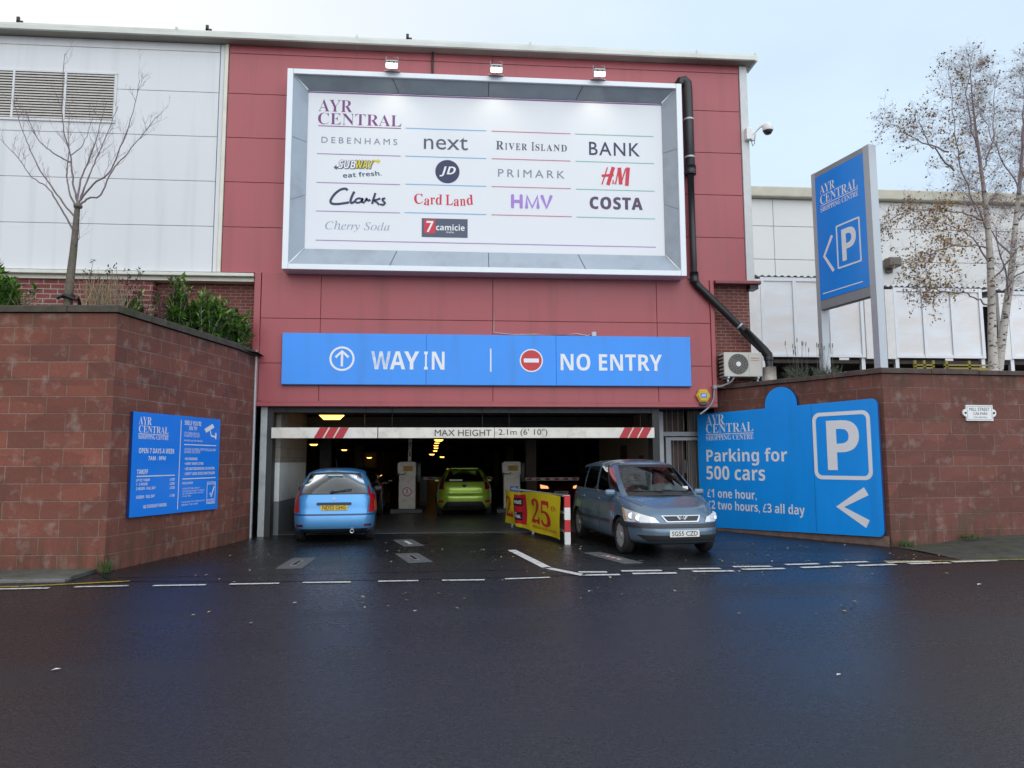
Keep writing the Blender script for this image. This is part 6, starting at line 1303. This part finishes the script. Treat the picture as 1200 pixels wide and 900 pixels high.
laurel('small laurel sprig nearest the brick pier, right of the brown stems', -5.98, -2.0, 3.98, .17, .95, 4, 16, .2)
laurel('laurel bush close to the red corner trim', -4.55, -.55, 3.98, .20, .90, 5, 26, .3)
laurel('green laurel at the left edge of the photograph on the sandstone wall', -8.55, -3.3, 4.05, .34, 1.28, 6, 46, .3)
laurel('low laurel between the leftmost bush and the bare tree', -7.55, -3.5, 4.05, .27, .82, 7, 36, .3)
DRY = [mat('dry_grass', (.34, .25, .14), .8, var=.25, scale=20), mat('dry_grass_grey', (.24, .19, .13), .8, var=.25, scale=20)]
def grass(name, label, x, y, z0, w_, h_, n, seed, mt, lean=.2):
    rg = random.Random(seed); t = thing(name, label, 'grass clump', (x, y, z0)); m = MB()
    for _ in range(n):
        p = Vector((x+rg.gauss(0, w_*.45), y+rg.gauss(0, w_*.4), z0)); v = Vector((rg.gauss(0, lean), rg.gauss(0, lean), 1)); hh = h_*rg.uniform(.5, 1.05); Q = [p]
        for j in range(4): v = (v+Vector((rg.gauss(0, .10), rg.gauss(0, .1), -.02*j))).normalized(); Q.append(Q[-1]+v*hh/4)
        m.tube(Q, [.006, .006, .005, .004, .002], 3, rg.randint(0, 1), False)
    obj('blade', m, mt, t)
grass('dry_grass', 'pale dry grass tuft right of the bare tree trunk', -6.12, -3.1, 4.15, .34, .85, 150, 3, DRY)
grass('dry_grass', 'thin dry grass between the two laurels at the left edge', -8.02, -3.5, 4.1, .22, .62, 60, 4, DRY, .35)
grass('dry_grass', 'sparse dry grass left of the bare tree trunk', -7.28, -3.4, 4.1, .14, .5, 40, 5, DRY, .35)
STEMM = mat('brown_stem', (.055, .028, .024), .85, var=.3); SEED = mat('brown_seed', (.045, .022, .022), .9, var=.3)
def stems(label, x, y, z0, w_, h_, n, seed):
    rg = random.Random(seed); t = thing('withered_shrub', label, 'shrub', (x, y, z0), 0, 'withered shrubs in the left planter'); m = MB(); g_ = MB()
    for _ in range(n):
        p = Vector((x+rg.gauss(0, w_*.4), y+rg.gauss(0, .12), z0)); Q = [p]; v = Vector((rg.gauss(0, .18), rg.gauss(0, .15), 1)); hh = h_*rg.uniform(.6, 1)
        for j in range(5): v = (v+Vector((rg.gauss(0, .15), rg.gauss(0, .12), .05))).normalized(); Q.append(Q[-1]+v*hh/5)
        m.tube(Q, [.011, .010, .009, .007, .005, .003], 4, 0, False)
        for q in Q[2:]:
            for _k in range(7): leaf(g_, q+rv(rg)*.05, rv(rg), rv(rg), rg.uniform(.04, .075), rg.uniform(.02, .035))
    obj('stem', m, STEMM, t); obj('foliage', g_, SEED, t)
stems('tallest withered shrub, behind the pale dry grass', -6.42, -2.6, 4.05, .22, 1.42, 8, 1)
stems('withered shrub with brown seed heads right of the dry grass', -5.92, -2.3, 4.0, .20, 1.25, 7, 2)
stems('withered shrub spreading in front of the pale brick pier', -5.60, -2.2, 4.0, .26, 1.15, 7, 3)
stems('narrow withered shrub at the edge of the brick pier', -5.86, -1.0, 4.0, .08, 1.15, 4, 4)
LAV = [mat('lavender_leaf', (.11, .14, .10), .8, var=.3, scale=20), mat('lavender_stalk', (.16, .14, .12), .8, var=.3)]
def lavender(label, x, y, seed, w_, h_):
    rg = random.Random(seed); t = thing('lavender', label, 'plant', (x, y, 3.28), 0, 'grey green plants on the right wall'); m = MB()
    for _ in range(90):
        p = Vector((x+rg.gauss(0, w_*.4), y+rg.gauss(0, .12), 3.28)); v = (rv(rg, .3)+Vector((0, 0, 1.4))).normalized(); Q = [p, p+v*h_*.5*rg.uniform(.5, 1)]; Q.append(Q[-1]+(v+rv(rg)*.2)*h_*.3); m.tube(Q, [.006, .005, .003], 3, 0, False)
        for q in range(4): leaf(m, Q[0].lerp(Q[1], .3+.17*q), (v+rv(rg)*.7), rv(rg), .09, .012, 0)
    for _ in range(10):
        p = Vector((x+rg.gauss(0, w_*.4), y, 3.28)); q = p+Vector((rg.gauss(0, .1), rg.gauss(0, .05), h_*rg.uniform(.9, 1.5))); m.tube([p, q], [.005, .003], 3, 1, False); m.tube([q, q+Vector((.01, 0, .09))], [.012, .008], 4, 1)
    obj('foliage', m, LAV, t)
lavender('grey green plant just right of the drainpipe foot', 7.62, -.9, 1, .28, .62); lavender('grey green plant in front of the left totem post', 7.95, -1.5, 2, .24, .52)
grass('weed', 'tuft of green weed at the foot of the left wall corner', -5.02, -4.98, .02, .07, .24, 46, 9, [mat('weed_green', (.05, .10, .02), .7, var=.3), mat('weed_green', (.05, .10, .02), .7)], .5)
grass('weed', 'low green weed at the foot of the right wall corner', 8.42, -3.22, .03, .16, .14, 60, 10, [mat('weed_green'), mat('weed_green')], .6)
grass('weed', 'small weed on the mossy verge below the name plate', 9.75, -3.15, .14, .18, .12, 50, 12, [mat('weed_green'), mat('weed_green')], .6)
# fallen leaves
rg = random.Random(21); m = MB()
for _ in range(330):
    z_ = rg.random()
    if z_ < .42: x, y = rg.uniform(.4, 8.2), rg.uniform(-5.6, -2.2)+abs(rg.gauss(0, .4))*0
    elif z_ < .72: x, y = rg.uniform(-4.0, 4.5), rg.uniform(-6.4, -.5)
    elif z_ < .86: x, y = rg.uniform(-3, 10), rg.uniform(-9, -6)
    else: x, y = rg.uniform(8.6, 13), rg.uniform(-5.6, -3.1)
    if (2.6 < x < 4.9 and -4.5 < y < .3) or (x > 6.2 and y > -3.13+(8.187-x)*1.78): continue
    zz = .012 if x < 8.3 else .06+.08*min(1, (x-8.3)/1.4)*(1 if y > -4.6 else 0)
    a = rg.uniform(0, 6.28); s_ = rg.uniform(.025, .06); d = Vector((math.cos(a), math.sin(a), rg.uniform(0, .35))); leaf(m, Vector((x, y, zz)), d, Vector((0, 0, 1)), s_, s_*.75, 0 if rg.random() < .6 else 1)
struct('fallen_leaves', m, [mat('leaf_litter', (.34, .24, .09), .6, var=.3, scale=30), mat('leaf_litter_pale', (.34, .30, .20), .6, var=.3, scale=30)], kind='stuff')
m = MB()
for x, y, s_ in ((6.78, -7.24, .05), (-3.1, -10.2, .045), (-.4, -8.2, .03), (2.9, -10.9, .03), (-1.8, -7.6, .035), (1.7, -7.2, .03)): leaf(m, Vector((x, y, .008)), Vector((1, .3, .1)), Vector((0, 0, 1)), s_*1.6, s_)
struct('litter', m, mat('paper_scrap', (.6, .6, .56), .7), kind='stuff')
